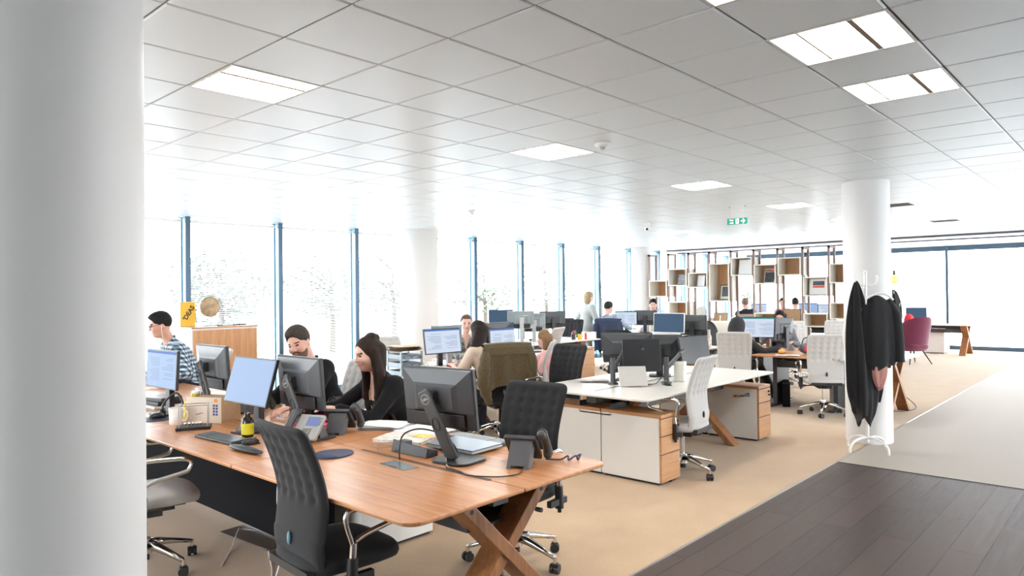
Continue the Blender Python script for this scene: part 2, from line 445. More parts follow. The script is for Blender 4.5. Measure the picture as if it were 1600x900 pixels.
def window(idx, xa, xb, slats):
    w = bpy.data.objects.new('window_%d' % idx, None); COL.objects.link(w); w['kind'] = 'structure'; w.location = ((xa+xb)/2, WY, 0)
    h = (xb-xa)/2
    f = MB()
    f.bx(-h+.04, h-.04, .02, .12, 0.0, .09)
    MB().bx(-h+.04, h-.04, .06, .12, 2.735, CEIL+.1).build('window_head', WPLAS, w)
    f.bx(-h+.03, -h+.05, .02, .12, 0.09, 2.735).bx(h-.05, h-.03, .02, .12, .09, 2.735)
    f.build('window_frame', FRAME, w)
    MB().bx(-h+.05, h-.05, .075, .083, .09, 2.735).build('pane', gm, w)
    if slats:
        b = MB(); z = 2.66; rot = Matrix.Rotation(R(12), 3, 'X')
        b.bx(-h+.06, h-.06, -.035, .0, 2.67, 2.71)
        zs = []
        while z > 2.66-slats:
            b.box((0, -.018, z), (2*h-.14, .022, .0012), rot); z -= .028
        b.bx(-h+.07, h-.07, -.03, -.005, z-.01, z+.005)
        for sx in (-h*.6, h*.6): b.cyl((sx, -.018, z), (sx, -.018, 2.68), .0012, n=4)
        b.build('blind', BLIND, w)
for k in range(len(MX)-1):
    s = 2.5 if MX[k] < 8.4 else (1.15 if k % 2 else .95)
    window(k+1, MX[k], MX[k+1], s)
for k, x in enumerate(MX):
    m = MB(); m.bx(x-.035, x+.035, WY-.10, WY-.085, 0, CEIL, 1).bx(x-.035, x+.035, WY-.085, WY+.12, 0, CEIL, 0)  # room face coloured darker, sides lighter with the painted-in sky reflection
    struct('mullion_%d' % (k+1), m, [FRAME, FRAMED])
# far glazed wall
EY = [-3.4+1.86*k for k in range(8)]
for k in range(len(EY)-1):
    w = bpy.data.objects.new('window_%d' % (40+k), None); COL.objects.link(w); w['kind'] = 'structure'; w.location = (EX, (EY[k]+EY[k+1])/2, 0)
    h = (EY[k+1]-EY[k])/2
    f = MB(); f.bx(.02, .1, -h+.03, h-.03, 0, .1).bx(.02, .1, -h+.03, h-.03, 2.62, CEIL)
    f.build('window_frame', FRAMED, w); MB().bx(.05, .058, -h+.03, h-.03, .1, 2.62).build('pane', gm, w)
    struct('mullion_%d' % (40+k), MB().bx(EX-.06, EX+.1, EY[k]-.03, EY[k]+.03, 0, CEIL), FRAMED)
# glazed wall behind the camera
struct('wall_rear', MB().bx(WX0-.2, WX0, WY0-.2, .2, 0, CEIL+.2), WALLP)
RY = [.2+2.0*k for k in range(6)]
for k in range(len(RY)-1):
    w = bpy.data.objects.new('window_%d' % (60+k), None); COL.objects.link(w); w['kind'] = 'structure'; w.location = (WX0, (RY[k]+RY[k+1])/2, 0)
    h = (RY[k+1]-RY[k])/2
    f = MB(); f.bx(-.1, -.02, -h+.03, h-.03, 0, .1).bx(-.1, -.02, -h+.03, h-.03, 2.7, CEIL)
    f.build('window_frame', FRAME, w); MB().bx(-.058, -.05, -h+.03, h-.03, .1, 2.7).build('pane', gm, w)
    struct('mullion_%d' % (60+k), MB().bx(WX0-.1, WX0+.06, RY[k]-.03, RY[k]+.03, 0, CEIL), FRAME)
# glazed side wall beyond the walkway
for k in range(8):
    xa = 6.0+1.95*k; h = .975
    w = bpy.data.objects.new('window_%d' % (80+k), None); COL.objects.link(w); w['kind'] = 'structure'; w.location = (xa+h, WY0, 0)
    f = MB(); f.bx(-h+.03, h-.03, -.1, -.02, 0, .1).bx(-h+.03, h-.03, -.1, -.02, 2.7, CEIL)
    f.build('window_frame', FRAME, w); MB().bx(-h+.03, h-.03, -.058, -.05, .1, 2.7).build('pane', gm, w)
    struct('mullion_%d' % (80+k), MB().bx(xa-.03, xa+.03, WY0-.1, WY0+.06, 0, CEIL), FRAME)
# header beams across the back of the open office
HEAD = mat('dark header channel', (0.10, 0.10, 0.125), 0.5)
struct('trim_3', MB().bx(17.15, 17.32, -3, WY-.3, 2.712, 2.75), HEAD)
struct('trim_4', MB().bx(17.2, 17.25, -3, 9.6, 2.635, 2.665), HEAD)
struct('trim_5', MB().bx(17.2, 17.26, 4.92, 4.99, 0, 2.65), HEAD)
# grass and a hedge of trees outside, burnt out by the daylight
GROUND = mat('pale paving outside', (0.75, 0.76, 0.74), 0.9, noise=0.1, nscale=2)
struct('exterior_ground', MB().bx(-40, 90, WY+.6, 70, -.5, -.12).bx(EX+.7, 90, -40, WY+.6, -.5, -.12).bx(-40, WX0-.2, -40, WY+.6, -.5, -.12).bx(WX0-.2, EX+.7, -40, WY0-.2, -.5, -.12), GROUND)

LEAFM = mat('leaf green outside', (0.17, .19, .15), .7, noise=.4, nscale=3); TRUNK = mat('tree bark', (.10, .08, .06), .9)
def tree(label, x, y, hgt, cr, n, seed):
    t = thing('tree', label, 'tree', (x, y, -.12), 0, 'trees outside the windows'); r = random.Random(seed)
    tr = MB(); tr.tube(smooth_path([(0, 0, 0), (.05, .02, hgt*.3), (-.04, 0, hgt*.55), (.02, .03, hgt*.8)], 4), [.11-.007*k for k in range(13)], 8)
    for k in range(7):
        a = r.uniform(0, 6.28); z = hgt*r.uniform(.4, .75); L = cr*r.uniform(.5, .95); tr.tube([(0, 0, z), (L*.5*math.cos(a), L*.5*math.sin(a), z+L*.35), (L*math.cos(a), L*math.sin(a), z+L*.55)], [.035, .022, .01], 6)
    tr.build('trunk', TRUNK, t)
    lf = MB()
    for k in range(n):
        while True:
            p = Vector((r.uniform(-1, 1), r.uniform(-1, 1), r.uniform(-1, 1)))
            if .25 < p.length < 1: break
        c = Vector((p.x*cr, p.y*cr, hgt*.68+p.z*hgt*.36)); d = Vector((r.gauss(0, 1), r.gauss(0, 1), r.gauss(0, .6))).normalized(); e = d.orthogonal().normalized(); L = r.uniform(.07, .14)
        lf.add([c-d*L, c+e*L*.5, c+d*L, c-e*L*.5], [(0, 1, 2, 3)])
    lf.build('crown', LEAFM, t)
for q, (tx, ty, th, tcr) in enumerate([(2.0, 17.5, 3.1, 1.3), (5.3, 18.6, 3.2, 1.5), (8.2, 17.6, 3.0, 1.3), (12.0, 18.4, 3.1, 1.5), (15.2, 19.5, 3.4, 1.6), (18.8, 18.6, 3.3, 1.6), (23.5, 19.5, 3.4, 1.8), (29.0, 20.5, 3.6, 2.0)]):
    tree(['faint tree outside the leftmost windows', 'faint tree outside behind the oak credenza', 'faint tree outside left of the window column', 'faint tree outside just right of the window column', 'faint tree outside above the cream-topped woman', 'faint tree outside behind the teal monitors', 'faint tree outside behind the blonde woman', 'faint tree outside near the shelf divider end'][q], tx, ty, th, tcr, 1500, 40+q)
# ------------------------------------------------------------------ round columns
COLM = mat('white column paint', (0.70, 0.685, 0.67), 0.55)
def column(idx, x, y, r):
    struct('column_%d' % idx, MB().lathe([(r+.0, 0), (r+.0, 0.001), (r, .002), (r, CEIL-.004), (r, CEIL)], 48), COLM, loc=(x, y, 0))
column(1, 0.545, 2.239, .25)
column(2, 8.20, 9.72, .31)
column(3, 15.55, 9.72, .25)
column(4, 8.07, 2.25, .228)
# ================================================================== benches
WTOP = mat('white desk laminate', (0.70, 0.67, 0.615), 0.3)
EDGE = mat('plywood edge', (0.42, 0.25, 0.14), 0.5)
DH = 0.73
def bench(name, label, loc, az, L, D, nmod, top, legmat, ends=(True, True), slot=True, leg='x', inner=True, modesty=None, inset=.17):
    """local x runs along the bench (0..L), y across it (0..D)"""
    b = thing(name, label, 'desk', loc, az)
    ml = L/nmod
    for k in range(nmod):
        for s in (0, 1):
            xa, xb = k*ml+(.0015 if k else 0), (k+1)*ml-(.0015 if k < nmod-1 else 0)
            ya, yb = (0, D/2-.003) if s == 0 else (D/2+.003, D)
            r = 0.0
            out = []
            rr = .07
            def corner(cx, cy, on, a):
                if on:
                    ox = cx+(rr if a in (180, 90) else -rr); oy = cy+(rr if a in (180, 270) else -rr)
                    return [(ox+rr*math.cos(R(a+15*q)), oy+rr*math.sin(R(a+15*q))) for q in range(7)]
                return [(cx, cy)]
            out += corner(xa, ya, k == 0 and s == 0, 180)+corner(xb, ya, k == nmod-1 and s == 0, 270)
            out += corner(xb, yb, k == nmod-1 and s == 1, 0)+corner(xa, yb, k == 0 and s == 1, 90)
            m = MB(); m.prism(out, DH-.018, DH, 0)
            o = m.build('tabletop', [top, EDGE], b, bevel=.005)
    if slot:
        for k in range(nmod):
            MB().bx(k*ml+.22, k*ml+ml-.22, D/2-.014, D/2+.014, DH-.008, DH+.0008).build('cable_slot', mat('cable slot brown', (0.10, 0.05, 0.03), 0.5), b)
    # under structure
    MB().bx(.15, L-.15, D/2-.05, D/2+.05, DH-.10, DH-.02).build('beam', DGREY, b)
    t = MB(); t.bx(.2, L-.2, D/2-.17, D/2+.17, DH-.20, DH-.19).bx(.2, L-.2, D/2-.17, D/2-.165, DH-.19, DH-.10).bx(.2, L-.2, D/2+.165, D/2+.17, DH-.19, DH-.10)
    t.build('cable_tray', DGREY, b)
    xs = []
    if ends[0]: xs.append(inset)
    for k in range(1, nmod):
        if inner: xs.append(k*ml)
    if ends[1]: xs.append(L-inset)
    for x in xs:
        if leg == 'x':
            for sgn in (1, -1):
                # a square-sawn board, leaning: top near one edge, foot near the other
                zt = DH-.019; yt = D/2-sgn*.29; yf = D/2+sgn*.43
                dy = (yf-yt)/zt
                w = .068
                dx = .075
                x0 = x-dx+(0.012 if sgn > 0 else 0); x1 = x+dx-(0 if sgn > 0 else .012)
                vs = []
                for xx in (x0, x1):
                    for z, y in ((0, yf), (zt, yt)):
                        vs += [(xx, y-w*.62, z), (xx, y+w*.62, z)]
                m = MB(); m.add(vs, [(0, 1, 3, 2), (4, 6, 7, 5), (0, 4, 5, 1), (2, 3, 7, 6), (0, 2, 6, 4), (1, 5, 7, 3)])
                lg = m.build('leg', legmat, b, bevel=.004)
                h = MB(); zz = zt-.05; h.cyl((x0-.0015, yt+dy*.05, zz), (x0+.01, yt+dy*.05, zz), .011, n=12)
                h.build('bolt', BLACK, lg)
        else:
            MB().bx(x-.03, x+.03, D/2-.22, D/2+.22, .02, DH-.02).build('leg', DGREY, b, bevel=.004)
            MB().bx(x-.04, x+.04, D/2-min(.42, D/2-.03), D/2+min(.42, D/2-.03), 0, .03).build('foot', DGREY, b, bevel=.006)
    if modesty: MB().bx(modesty[0], modesty[1], D/2-.03, D/2+.03, .04, DH-.10).build('modesty_panel', mat('matt black board', (.006, .006, .007), .95, spec=.1), b)
    return b

# local x -> world +y, local y -> world -x  (az = 90)
benchA = bench('bench_desk', 'long cherry-wood bench desk nearest the camera, on crossed wooden legs', (3.0, 2.08, 0), 90, 5.8, 1.31, 4, wood('cherry desk grain', (0.36, 0.145, 0.055), (0.58, 0.275, 0.115), 'x', 0.36), WOODZ, inner=False, modesty=(1.55, 5.5))
benchB = bench('bench_desk', 'white-topped bench desk with crossed wooden legs in the middle of the room', (4.88, 3.02, 0), 0, 2.62, 1.3, 1, WTOP, WOODZ, inset=.56)
benchC = bench('bench_desk', 'wooden desk on black slab legs behind the white desk, left of the pillar', (10.66, 2.95, 0), 90, 1.15, 1.4, 1, wood('cherry desk grain', (0.36, 0.145, 0.055), (0.58, 0.275, 0.115), 'x', 0.24), WOODZ, leg='slab', slot=False)
benchC3 = bench('bench_desk', 'short wooden desk under the teal-topped screen, beyond the black hood', (10.70, 4.12, 0), 90, .85, .68, 1, wood('cherry desk grain', (0.36, 0.145, 0.055), (0.58, 0.275, 0.115), 'x', 0.36), WOODZ, leg='slab', slot=False)
benchC2 = bench('bench_desk', 'white desk end with crossed walnut legs right behind the round pillar', (10.66, 2.30, 0), 90, .63, 1.4, 1, WTOP, WOODZ, ends=(True, False), slot=False)
benchD = bench('bench_desk', 'pale bench desk where the woman in cream and the girl in pink sit', (4.55, 5.78, 0), 0, 3.0, 1.2, 2, WTOP, WOODZ)
benchE = bench('bench_desk', 'white desk by the windows carrying a row of monitor backs', (8.7, 7.75, 0), 0, 2.3, 1.2, 1, WTOP, WOODZ)
benchF = bench('bench_desk', 'far white desk where the seated man in grey works', (13.5, 7.0, 0), 90, 1.9, 1.1, 1, WTOP, WOODZ)
benchG = bench('bench_desk', 'desk with the white-framed monitor behind the white desk', (10.5, 5.0, 0), 90, 1.6, 1.15, 1, WTOP, WOODZ)
benchH = bench('bench_desk', 'white desk seen through the shelf divider', (18.9, 5.4, 0), 90, 3.2, 1.2, 2, WTOP, WOODZ)
benchI = bench('bench_desk', 'white desk by the far window behind the purple armchair', (20.4, 3.2, 0), 90, 1.9, .8, 1, WTOP, WOODZ)

# ================================================================== pedestals
def pedestal(loc, az, label, h=.585, L=.60, Wd=.30, side=WHITE, locks=True):
    """drawer front faces local +x"""
    p = thing('drawer_pedestal', label, 'cabinet', loc, az, 'drawer pedestals under the desks')
    m = MB(); m.bx(-L+.0, -.022, -Wd/2, Wd/2, .02, h-.03)
    m.build('body', side, p, bevel=.004); MB().bx(-.0218, -.021, -Wd/2+.004, Wd/2-.004, .022, h-.032).build('recess', BLACK, p)
    MB().bx(-L, 0.0, -Wd/2-.003, Wd/2+.003, h-.03, h).build('top_panel', OAKX_H, p, bevel=.004)
    MB().bx(-L+.02, -.04, -Wd/2+.02, Wd/2-.02, 0, .02).build('plinth', BLACK, p)
    zs = [.022, .255, .405, h-.033]
    for k in range(3):
        MB().bx(-.021, 0.0, -Wd/2, Wd/2, zs[k]+.0035, zs[k+1]-.0035).build('drawer', OAKX_V, p, bevel=.002)
    if locks:
        MB().cyl((0, Wd/2-.05, h-.075), (.012, Wd/2-.05, h-.075), .012).cyl((0, Wd/2-.05, h-.11), (.02, Wd/2-.05, h-.11), .009).build('lock', BLACK, p)
    return p
OAKX_H = wood('oak pedestal top', (0.42, 0.20, 0.085), (0.58, 0.31, 0.14), 'x', 0.35)
OAKX_V = wood('oak drawer front', (0.44, 0.22, 0.095), (0.58, 0.32, 0.155), 'y', 0.4)
pedestal((5.23, 3.0, 0), -90, 'white pedestal with oak drawers facing out, at the near end of the white desk')
pedestal((5.23, 4.21, 0), 90, 'white pedestal back to back with the one at the near end of the white desk', locks=False)
pk = pedestal((7.40, 3.1, 0), -90, 'white pedestal with a heart and blue logo sticker under the white desk')
pedestal((7.40, 4.31, 0), 90, 'white pedestal back to back with the stickered one', locks=False)
pedestal((3.13, 3.735, 0), 0, 'white pedestal on the floor under the near wooden desk')
pedestal((6.93, 5.15, 0), -90, 'tall cream cabinet with an orange edge behind the dark tufted chair', h=.93, L=.5, Wd=.42, locks=False)['category'] = 'cabinet'
pedestal((20.6, 4.05, 0), 0, 'white pedestal below the far desk beside the purple armchair', h=.62, Wd=.45)
pedestal((10.35, 2.75, 0), -90, 'white pedestal behind the crossed walnut legs by the pillar', h=.6)
# sticker on the pedestal's white side (side faces local -y = world -x)
st = MB()
RED = mat('sticker red', (0.55, 0.02, 0.03), 0.5); INK = mat('black ink', (0.015, 0.015, 0.018), 0.6); LBLUE = mat('logo blue', (0.02, 0.12, 0.36), 0.4)
def stk(x, y): return (-.185+x*.74-y*.08, -.1516, .475+y*.78+x*.13)
text_mb(st, 'I', .052, 0, lambda x, y: stk(x-.135, y), .0012)
hx = [(0, -.02), (.02, .004), (.02, .014), (.011, .02), (0, .012), (-.011, .02), (-.02, .014), (-.02, .004)]
st.add([stk(-.105+x, y) for x, y in hx], [tuple(range(8))[::-1]], 1)
text_mb(st, 'Linked', .052, 0, lambda x, y: stk(x-.015, y), .0012)
st.add([stk(.062, -.022), stk(.112, -.022), stk(.112, .026), stk(.062, .026)], [(0, 1, 2, 3)], 2)
text_mb(st, 'in', .044, 3, lambda x, y: tuple(a+b for a, b in zip(stk(x+.087, y), (0, -.0004, 0))), .001)
st.build('sticker', [INK, RED, LBLUE, WHITE], pk)

# ================================================================== task chairs
def chair_back(front_only=False):
    prof = [(-.135, .40), (-.150, .44), (-.168, .52), (-.150, .62), (-.142, .70), (-.160, .80), (-.200, .92), (-.245, 1.02), (-.262, 1.055)]
    zs = np.array([p[1] for p in prof]); xs = np.array([p[0] for p in prof])
    # smooth profile
    zf = np.linspace(zs[0], zs[-1], 80); xf = np.interp(zf, zs, xs)
    for _ in range(60): xf[1:-1] = (xf[:-2]+2*xf[1:-1]+xf[2:])/4
    nu, nv = 41, 65
    z0, z1 = .405, 1.05
    rows = [.99, .925, .86, .795, .73]; 
    def hw(z):
        w = .213+.020*min(1, max(0, (z-.45)/.5))
        r = .045
        for e, s in ((z1, 1), (z0, -1)):
            d = abs(e-z)
            if d < r: w = w-r+math.sqrt(max(0, r*r-(r-d)**2))
        return w
    def tuft(y, z):
        d = 0
        for ri, rz in enumerate(rows):
            for c in range(5):
                yy = (c-2)*.082
                q = ((y-yy)**2+(z-rz)**2)
                d -= .0085*math.exp(-q/(2*.0125**2))+.0045*math.exp(-q/(2*.028**2))
        if z > .68:
            # shallow valleys between the buttons
            gz = min(1, (z-.68)/.06); gz *= min(1, max(0, (1.04-z)/.05))
            d -= .0028*gz*(math.cos(2*PI*y/.082)*.5+.5)
        return d
    def side(s):
        def fn(u, v):
            z = z0+(z1-z0)*(1-math.cos(PI*v))/2*.25+(z1-z0)*v*.75
            z = min(z1-1e-4, max(z0+1e-4, z))
            y = (2*u-1)
            y = math.copysign(abs(y)**.9, y)*hw(z)
            edge = abs(y)/max(1e-6, hw(z))
            t = .026*math.sqrt(max(0, 1-edge**10))
            dz = min(z1-z, z-z0)
            if dz < .03: t *= math.sqrt(max(0, 1-(1-dz/.03)**2))
            x = float(np.interp(z, zf, xf))
            curve = .018*(edge**2)*(1 if z > .55 else .6)
            return (x+curve+s*(t+tuft(y, z)*min(1, t/.02)), y, z)
        return fn
    m = MB(); m.grid(side(1), nu, nv); m.grid(side(-1), nu, nv, flip=True)
    return m
def chair_seat():
    m = MB()
    def sup(t, a, b, n=3.4):
        c, s = math.cos(t), math.sin(t)
        return math.copysign(abs(c)**(2/n), c)*a, math.copysign(abs(s)**(2/n), s)*b
    rings = [(.90, .0, .452), (.97, .0, .470), (1.0, .0, .492)]
    N = 40; vs = []
    lay = [(0.86, .405), (.97, .414), (1.0, .435), (.985, .458), (.93, .472), (.75, .480), (.4, .478), (.05, .476)]
    for k, z in lay:
        for i in range(N):
            x, y = sup(2*PI*i/N, .245*k, .245*k)
            zz = z - (.02*((x-.1)/.14)**2 if x > .1 else 0)
            vs.append((x+.045, y, zz))
    fs = []
    for j in range(len(lay)-1):
        for i in range(N): fs.append((j*N+i, j*N+(i+1) % N, (j+1)*N+(i+1) % N, (j+1)*N+i))
    fs.append(tuple(range(N))[::-1]); fs.append(tuple(range((len(lay)-1)*N, len(lay)*N)))
    m.add(vs, fs, 0, True); return m
_back = chair_back(); _seat = chair_seat()
CME = {}
def cmesh(key, fn, mats):
    if key not in CME: CME[key] = fn().mesh(key, mats)
    return CME[key]
def link(name, me, parent, loc=None, rz=0.0):
    o = bpy.data.objects.new(name, me); COL.objects.link(o); o.parent = parent
    if loc: o.location = loc
    o.rotation_euler.z = rz
    return o
def arm_mb():
    m = MB()
    ctl = [(-.045, 0, .535), (-.075, 0, .63), (-.075, 0, .672), (-.04, 0, .69), (.12, 0, .685), (.185, 0, .675), (.205, 0, .65), (.19, 0, .615), (.15, 0, .60), (.02, 0, .575), (-.035, 0, .555)]
    pts = smooth_path(ctl, 3)
    m.tube(pts, .0125, 8)
    m.cyl((-.05, 0, .44), (-.043, 0, .55), .019, .016, n=12)
    return m
def sock_mb():
    return MB().cyl((-.052, 0, .36), (-.047, 0, .49), .026, .024, n=12).box((-.03, 0, .40), (.16, .03, .035)).cyl((-.053, 0, .335), (-.052, 0, .36), .012, n=10)
def base_mb():
    m = MB()
    for k in range(5):
        a = 2*PI*k/5+.3; c, s = math.cos(a), math.sin(a)
        secs = [(.03, .155, .030, .022), (.10, .145, .024, .018), (.20, .118, .018, .013), (.285, .092, .013, .010)]
        vs = []
        for r, z, w, t in secs:
            for dw, dz in ((-w, -t), (w, -t), (w*.6, t), (-w*.6, t)):
                vs.append((c*r-s*dw, s*r+c*dw, z+dz))
        fs = [(0, 1, 2, 3)[::-1], (12, 13, 14, 15)]
        for j in range(3):
            for i in range(4): fs.append((j*4+i, j*4+(i+1) % 4, j*4+4+(i+1) % 4, j*4+4+i))
        m.add(vs, fs, 0, True)
        m.cyl((c*.288, s*.288, .055), (c*.288, s*.288, .095), .011, n=8)
    m.cyl((0, 0, .10), (0, 0, .185), .042, .036, n=20)
    return m
def caster_mb():
    m = MB()
    m.cyl((0, -.026, .028), (0, -.008, .028), .028, n=16).cyl((0, .008, .028), (0, .026, .028), .028, n=16)
    m.cyl((0, -.008, .03), (0, .008, .03), .019, n=12).box((.004, 0, .05), (.03, .03, .016))
    return m
def make_chair(colour, label, loc, az, arms=True, sc=1.0):
    c = thing('task_chair', label, 'chair', loc, az, 'tufted office chairs')
    fm = {'dark': CH_D, 'grey': CH_G}[colour]
    b = link('backrest', cmesh('back_'+colour, lambda: _back, fm), c)
    link('lumbar_knob', cmesh('knob_'+colour, lambda: MB().sphere((-.194, -.0, .54), (.009, .012, .03)), mat('knob teal', (0.12, 0.25, 0.32), .4) if colour == 'dark' else BLACK), b)
    link('seat', cmesh('seat_'+colour, lambda: _seat, fm), c)
    link('back_support', cmesh('bsup', lambda: MB().tube(smooth_path([(.02, 0, .385), (-.10, 0, .375), (-.145, 0, .385), (-.158, 0, .41), (-.160, 0, .45)], 3), [.03]*12+[.018], 10).box((-.178, 0, .415), (.05, .36, .035)), BLACK), c)
    link('mechanism', cmesh('mech', lambda: MB().box((.02, 0, .375), (.26, .16, .055)).cyl((.06, .08, .37), (.06, .20, .365), .008, n=8).cyl((.06, .20, .365), (.06, .24, .365), .014, n=8).box((.02, 0, .40), (.34, .36, .012)), BLACK), c)
    link('gas_lift', cmesh('gas', lambda: MB().cyl((0, 0, .17), (0, 0, .36), .015, n=14), CHROME), c)
    link('lift_sleeve', cmesh('sleeve', lambda: MB().cyl((0, 0, .06), (0, 0, .10), .026, n=14), BLACK), c)
    link('base', cmesh('base', base_mb, CHROME), c)
    me = cmesh('caster', caster_mb, BLACK)
    for k in range(5):
        a = 2*PI*k/5+.3; link('caster', me, c, (.288*math.cos(a), .288*math.sin(a), 0), a+1.1+k*.7)
    if arms:
        for s in (1, -1):
            link('armrest', cmesh('arm', arm_mb, CHROME), c, (0, s*.285, 0))
            link('arm_socket', cmesh('sock', sock_mb, BLACK), c, (0, s*.285, 0))
    if sc != 1.0: c.scale = (sc,)*3
    return c
CHAIRS = [
 ('dark', (1.80, 2.80), -4, 'charcoal tufted chair in the foreground with its back to the camera'),
 ('dark', (3.10, 2.83), 184, 'charcoal tufted chair at the end of the near wooden desk, facing the camera'),
 ('grey', (1.58, 4.40), -12, 'grey chair with a bright metal armrest beside the left pillar'),
 ('grey', (3.32, 4.93), 182, 'light grey tufted chair behind the man in black'),
 ('grey', (3.34, 4.03), 183, 'grey chair the long-haired woman in black sits on'),
 ('grey', (3.24, 7.42), 176, 'pale grey chair behind the man in the plaid shirt'),
 ('grey', (5.56, 3.07), 97, 'light grey tufted chair seen side-on at the front edge of the white desk'),
 ('dark', (5.78, 4.66), 178, 'charcoal tufted chair at the far left corner of the white desk'),
 ('grey', (9.30, 4.31), 22, 'light grey tufted chair of the person in the black hood'),
 ('grey', (9.36, 3.15), 32, 'light grey tufted chair with black lever, just left of the round pillar'),
 ('dark', (5.61, 5.37), 66, 'dark chair with an olive jacket over its back'),
 ('grey', (6.29, 5.43), 126, 'beige chair the girl in pink sits on'),
 ('grey', (5.72, 7.33), 265, 'beige tufted chair behind the stacked paper trays'),
 ('grey', (6.82, 7.38), 255, 'grey chair of the woman facing the camera behind the cream shirt'),
 ('grey', (8.85, 7.35), 105, 'whitish tufted chair in front of the teal monitor backs'),
 ('dark', (9.0, 5.90), 0, 'dark tufted chair between the black monitor and the white-framed monitor'),
 ('dark', (12.14, 8.27), 12, 'dark chair with a navy jacket over its back'),
 ('dark', (11.55, 8.95), 200, 'slate tufted chair just left of the navy jacket'),
 ('dark', (12.1, 9.55), 215, 'slate chair partly hidden behind the standing blonde woman'),
 ('grey', (11.68, 4.58), 192, 'grey chair of the dark-haired woman behind the screen'),
 ('grey', (12.7, 4.75), 215, 'beige tufted chair left of the one by the pillar, under the shelf divider'),
 ('grey', (16.46, 7.28), 22, 'pale chair of the grey-haired man behind the divider'),
 ('grey', (17.18, 6.36), 15, 'grey chair of the man in white behind the divider'),
 ('dark', (19.32, 7.53), 202, 'dark chair of the person facing the camera behind the divider'),
 ('grey', (13.3, 4.25), 185, 'grey tufted chair against the shelf divider, touching the pillar edge in view'),
]
for col, (x, y), az, lab in CHAIRS:
    make_chair(col, lab, (x, y, 0), az)

# ================================================================== monitors
SCR_OFF = mat('switched-off screen', (0.02, 0.02, 0.022), 0.28)
SCR_BL = glow('pale blue screen', (.135, .185, .275))
SCR_WH = glow('white document screen', (.225, .255, .305))
SCR_TX = glow('screen text grey', (.085, .11, .17))
SCR_HD = glow('screen header blue', (.02, .06, .19))
SCR_HT = glow('screen header teal', (.008, .09, .085))
SCR_SL = glow('slate screen', (.018, .036, .062))
BACKG = mat('monitor back grey', (0.05, 0.054, 0.06), 0.37, spec=.5)
BACKT = mat('monitor back silver', (0.20, 0.235, 0.245), 0.36)
def screen_mb(w, h, style):
    m = MB(); x = .0105
    def q(a, b, c, d, mi, e=0): m.add([(x+e, a, c), (x+e, b, c), (x+e, b, d), (x+e, a, d)], [(0, 1, 2, 3)], mi)
    q(-w/2, w/2, -h/2, h/2, 0)
    # seen from the front (+x) the picture's left is +y
    if style in ('doc', 'doc2', 'teal'):
        q(-w/2, w/2, h/2-.018, h/2, 1, .0004)
        r = random.Random(len(style))
        for col in ((.92, .52), (.45, .06)):
            z = h/2-.05
            while z > -h/2+.04:
                ln = (col[0]-col[1])*r.uniform(.45, 1)
                if r.random() > .16: q(-w/2+w*(col[0]-ln), -w/2+w*col[0], z-.004, z, 2, .0004)
                z -= .0135
    return m
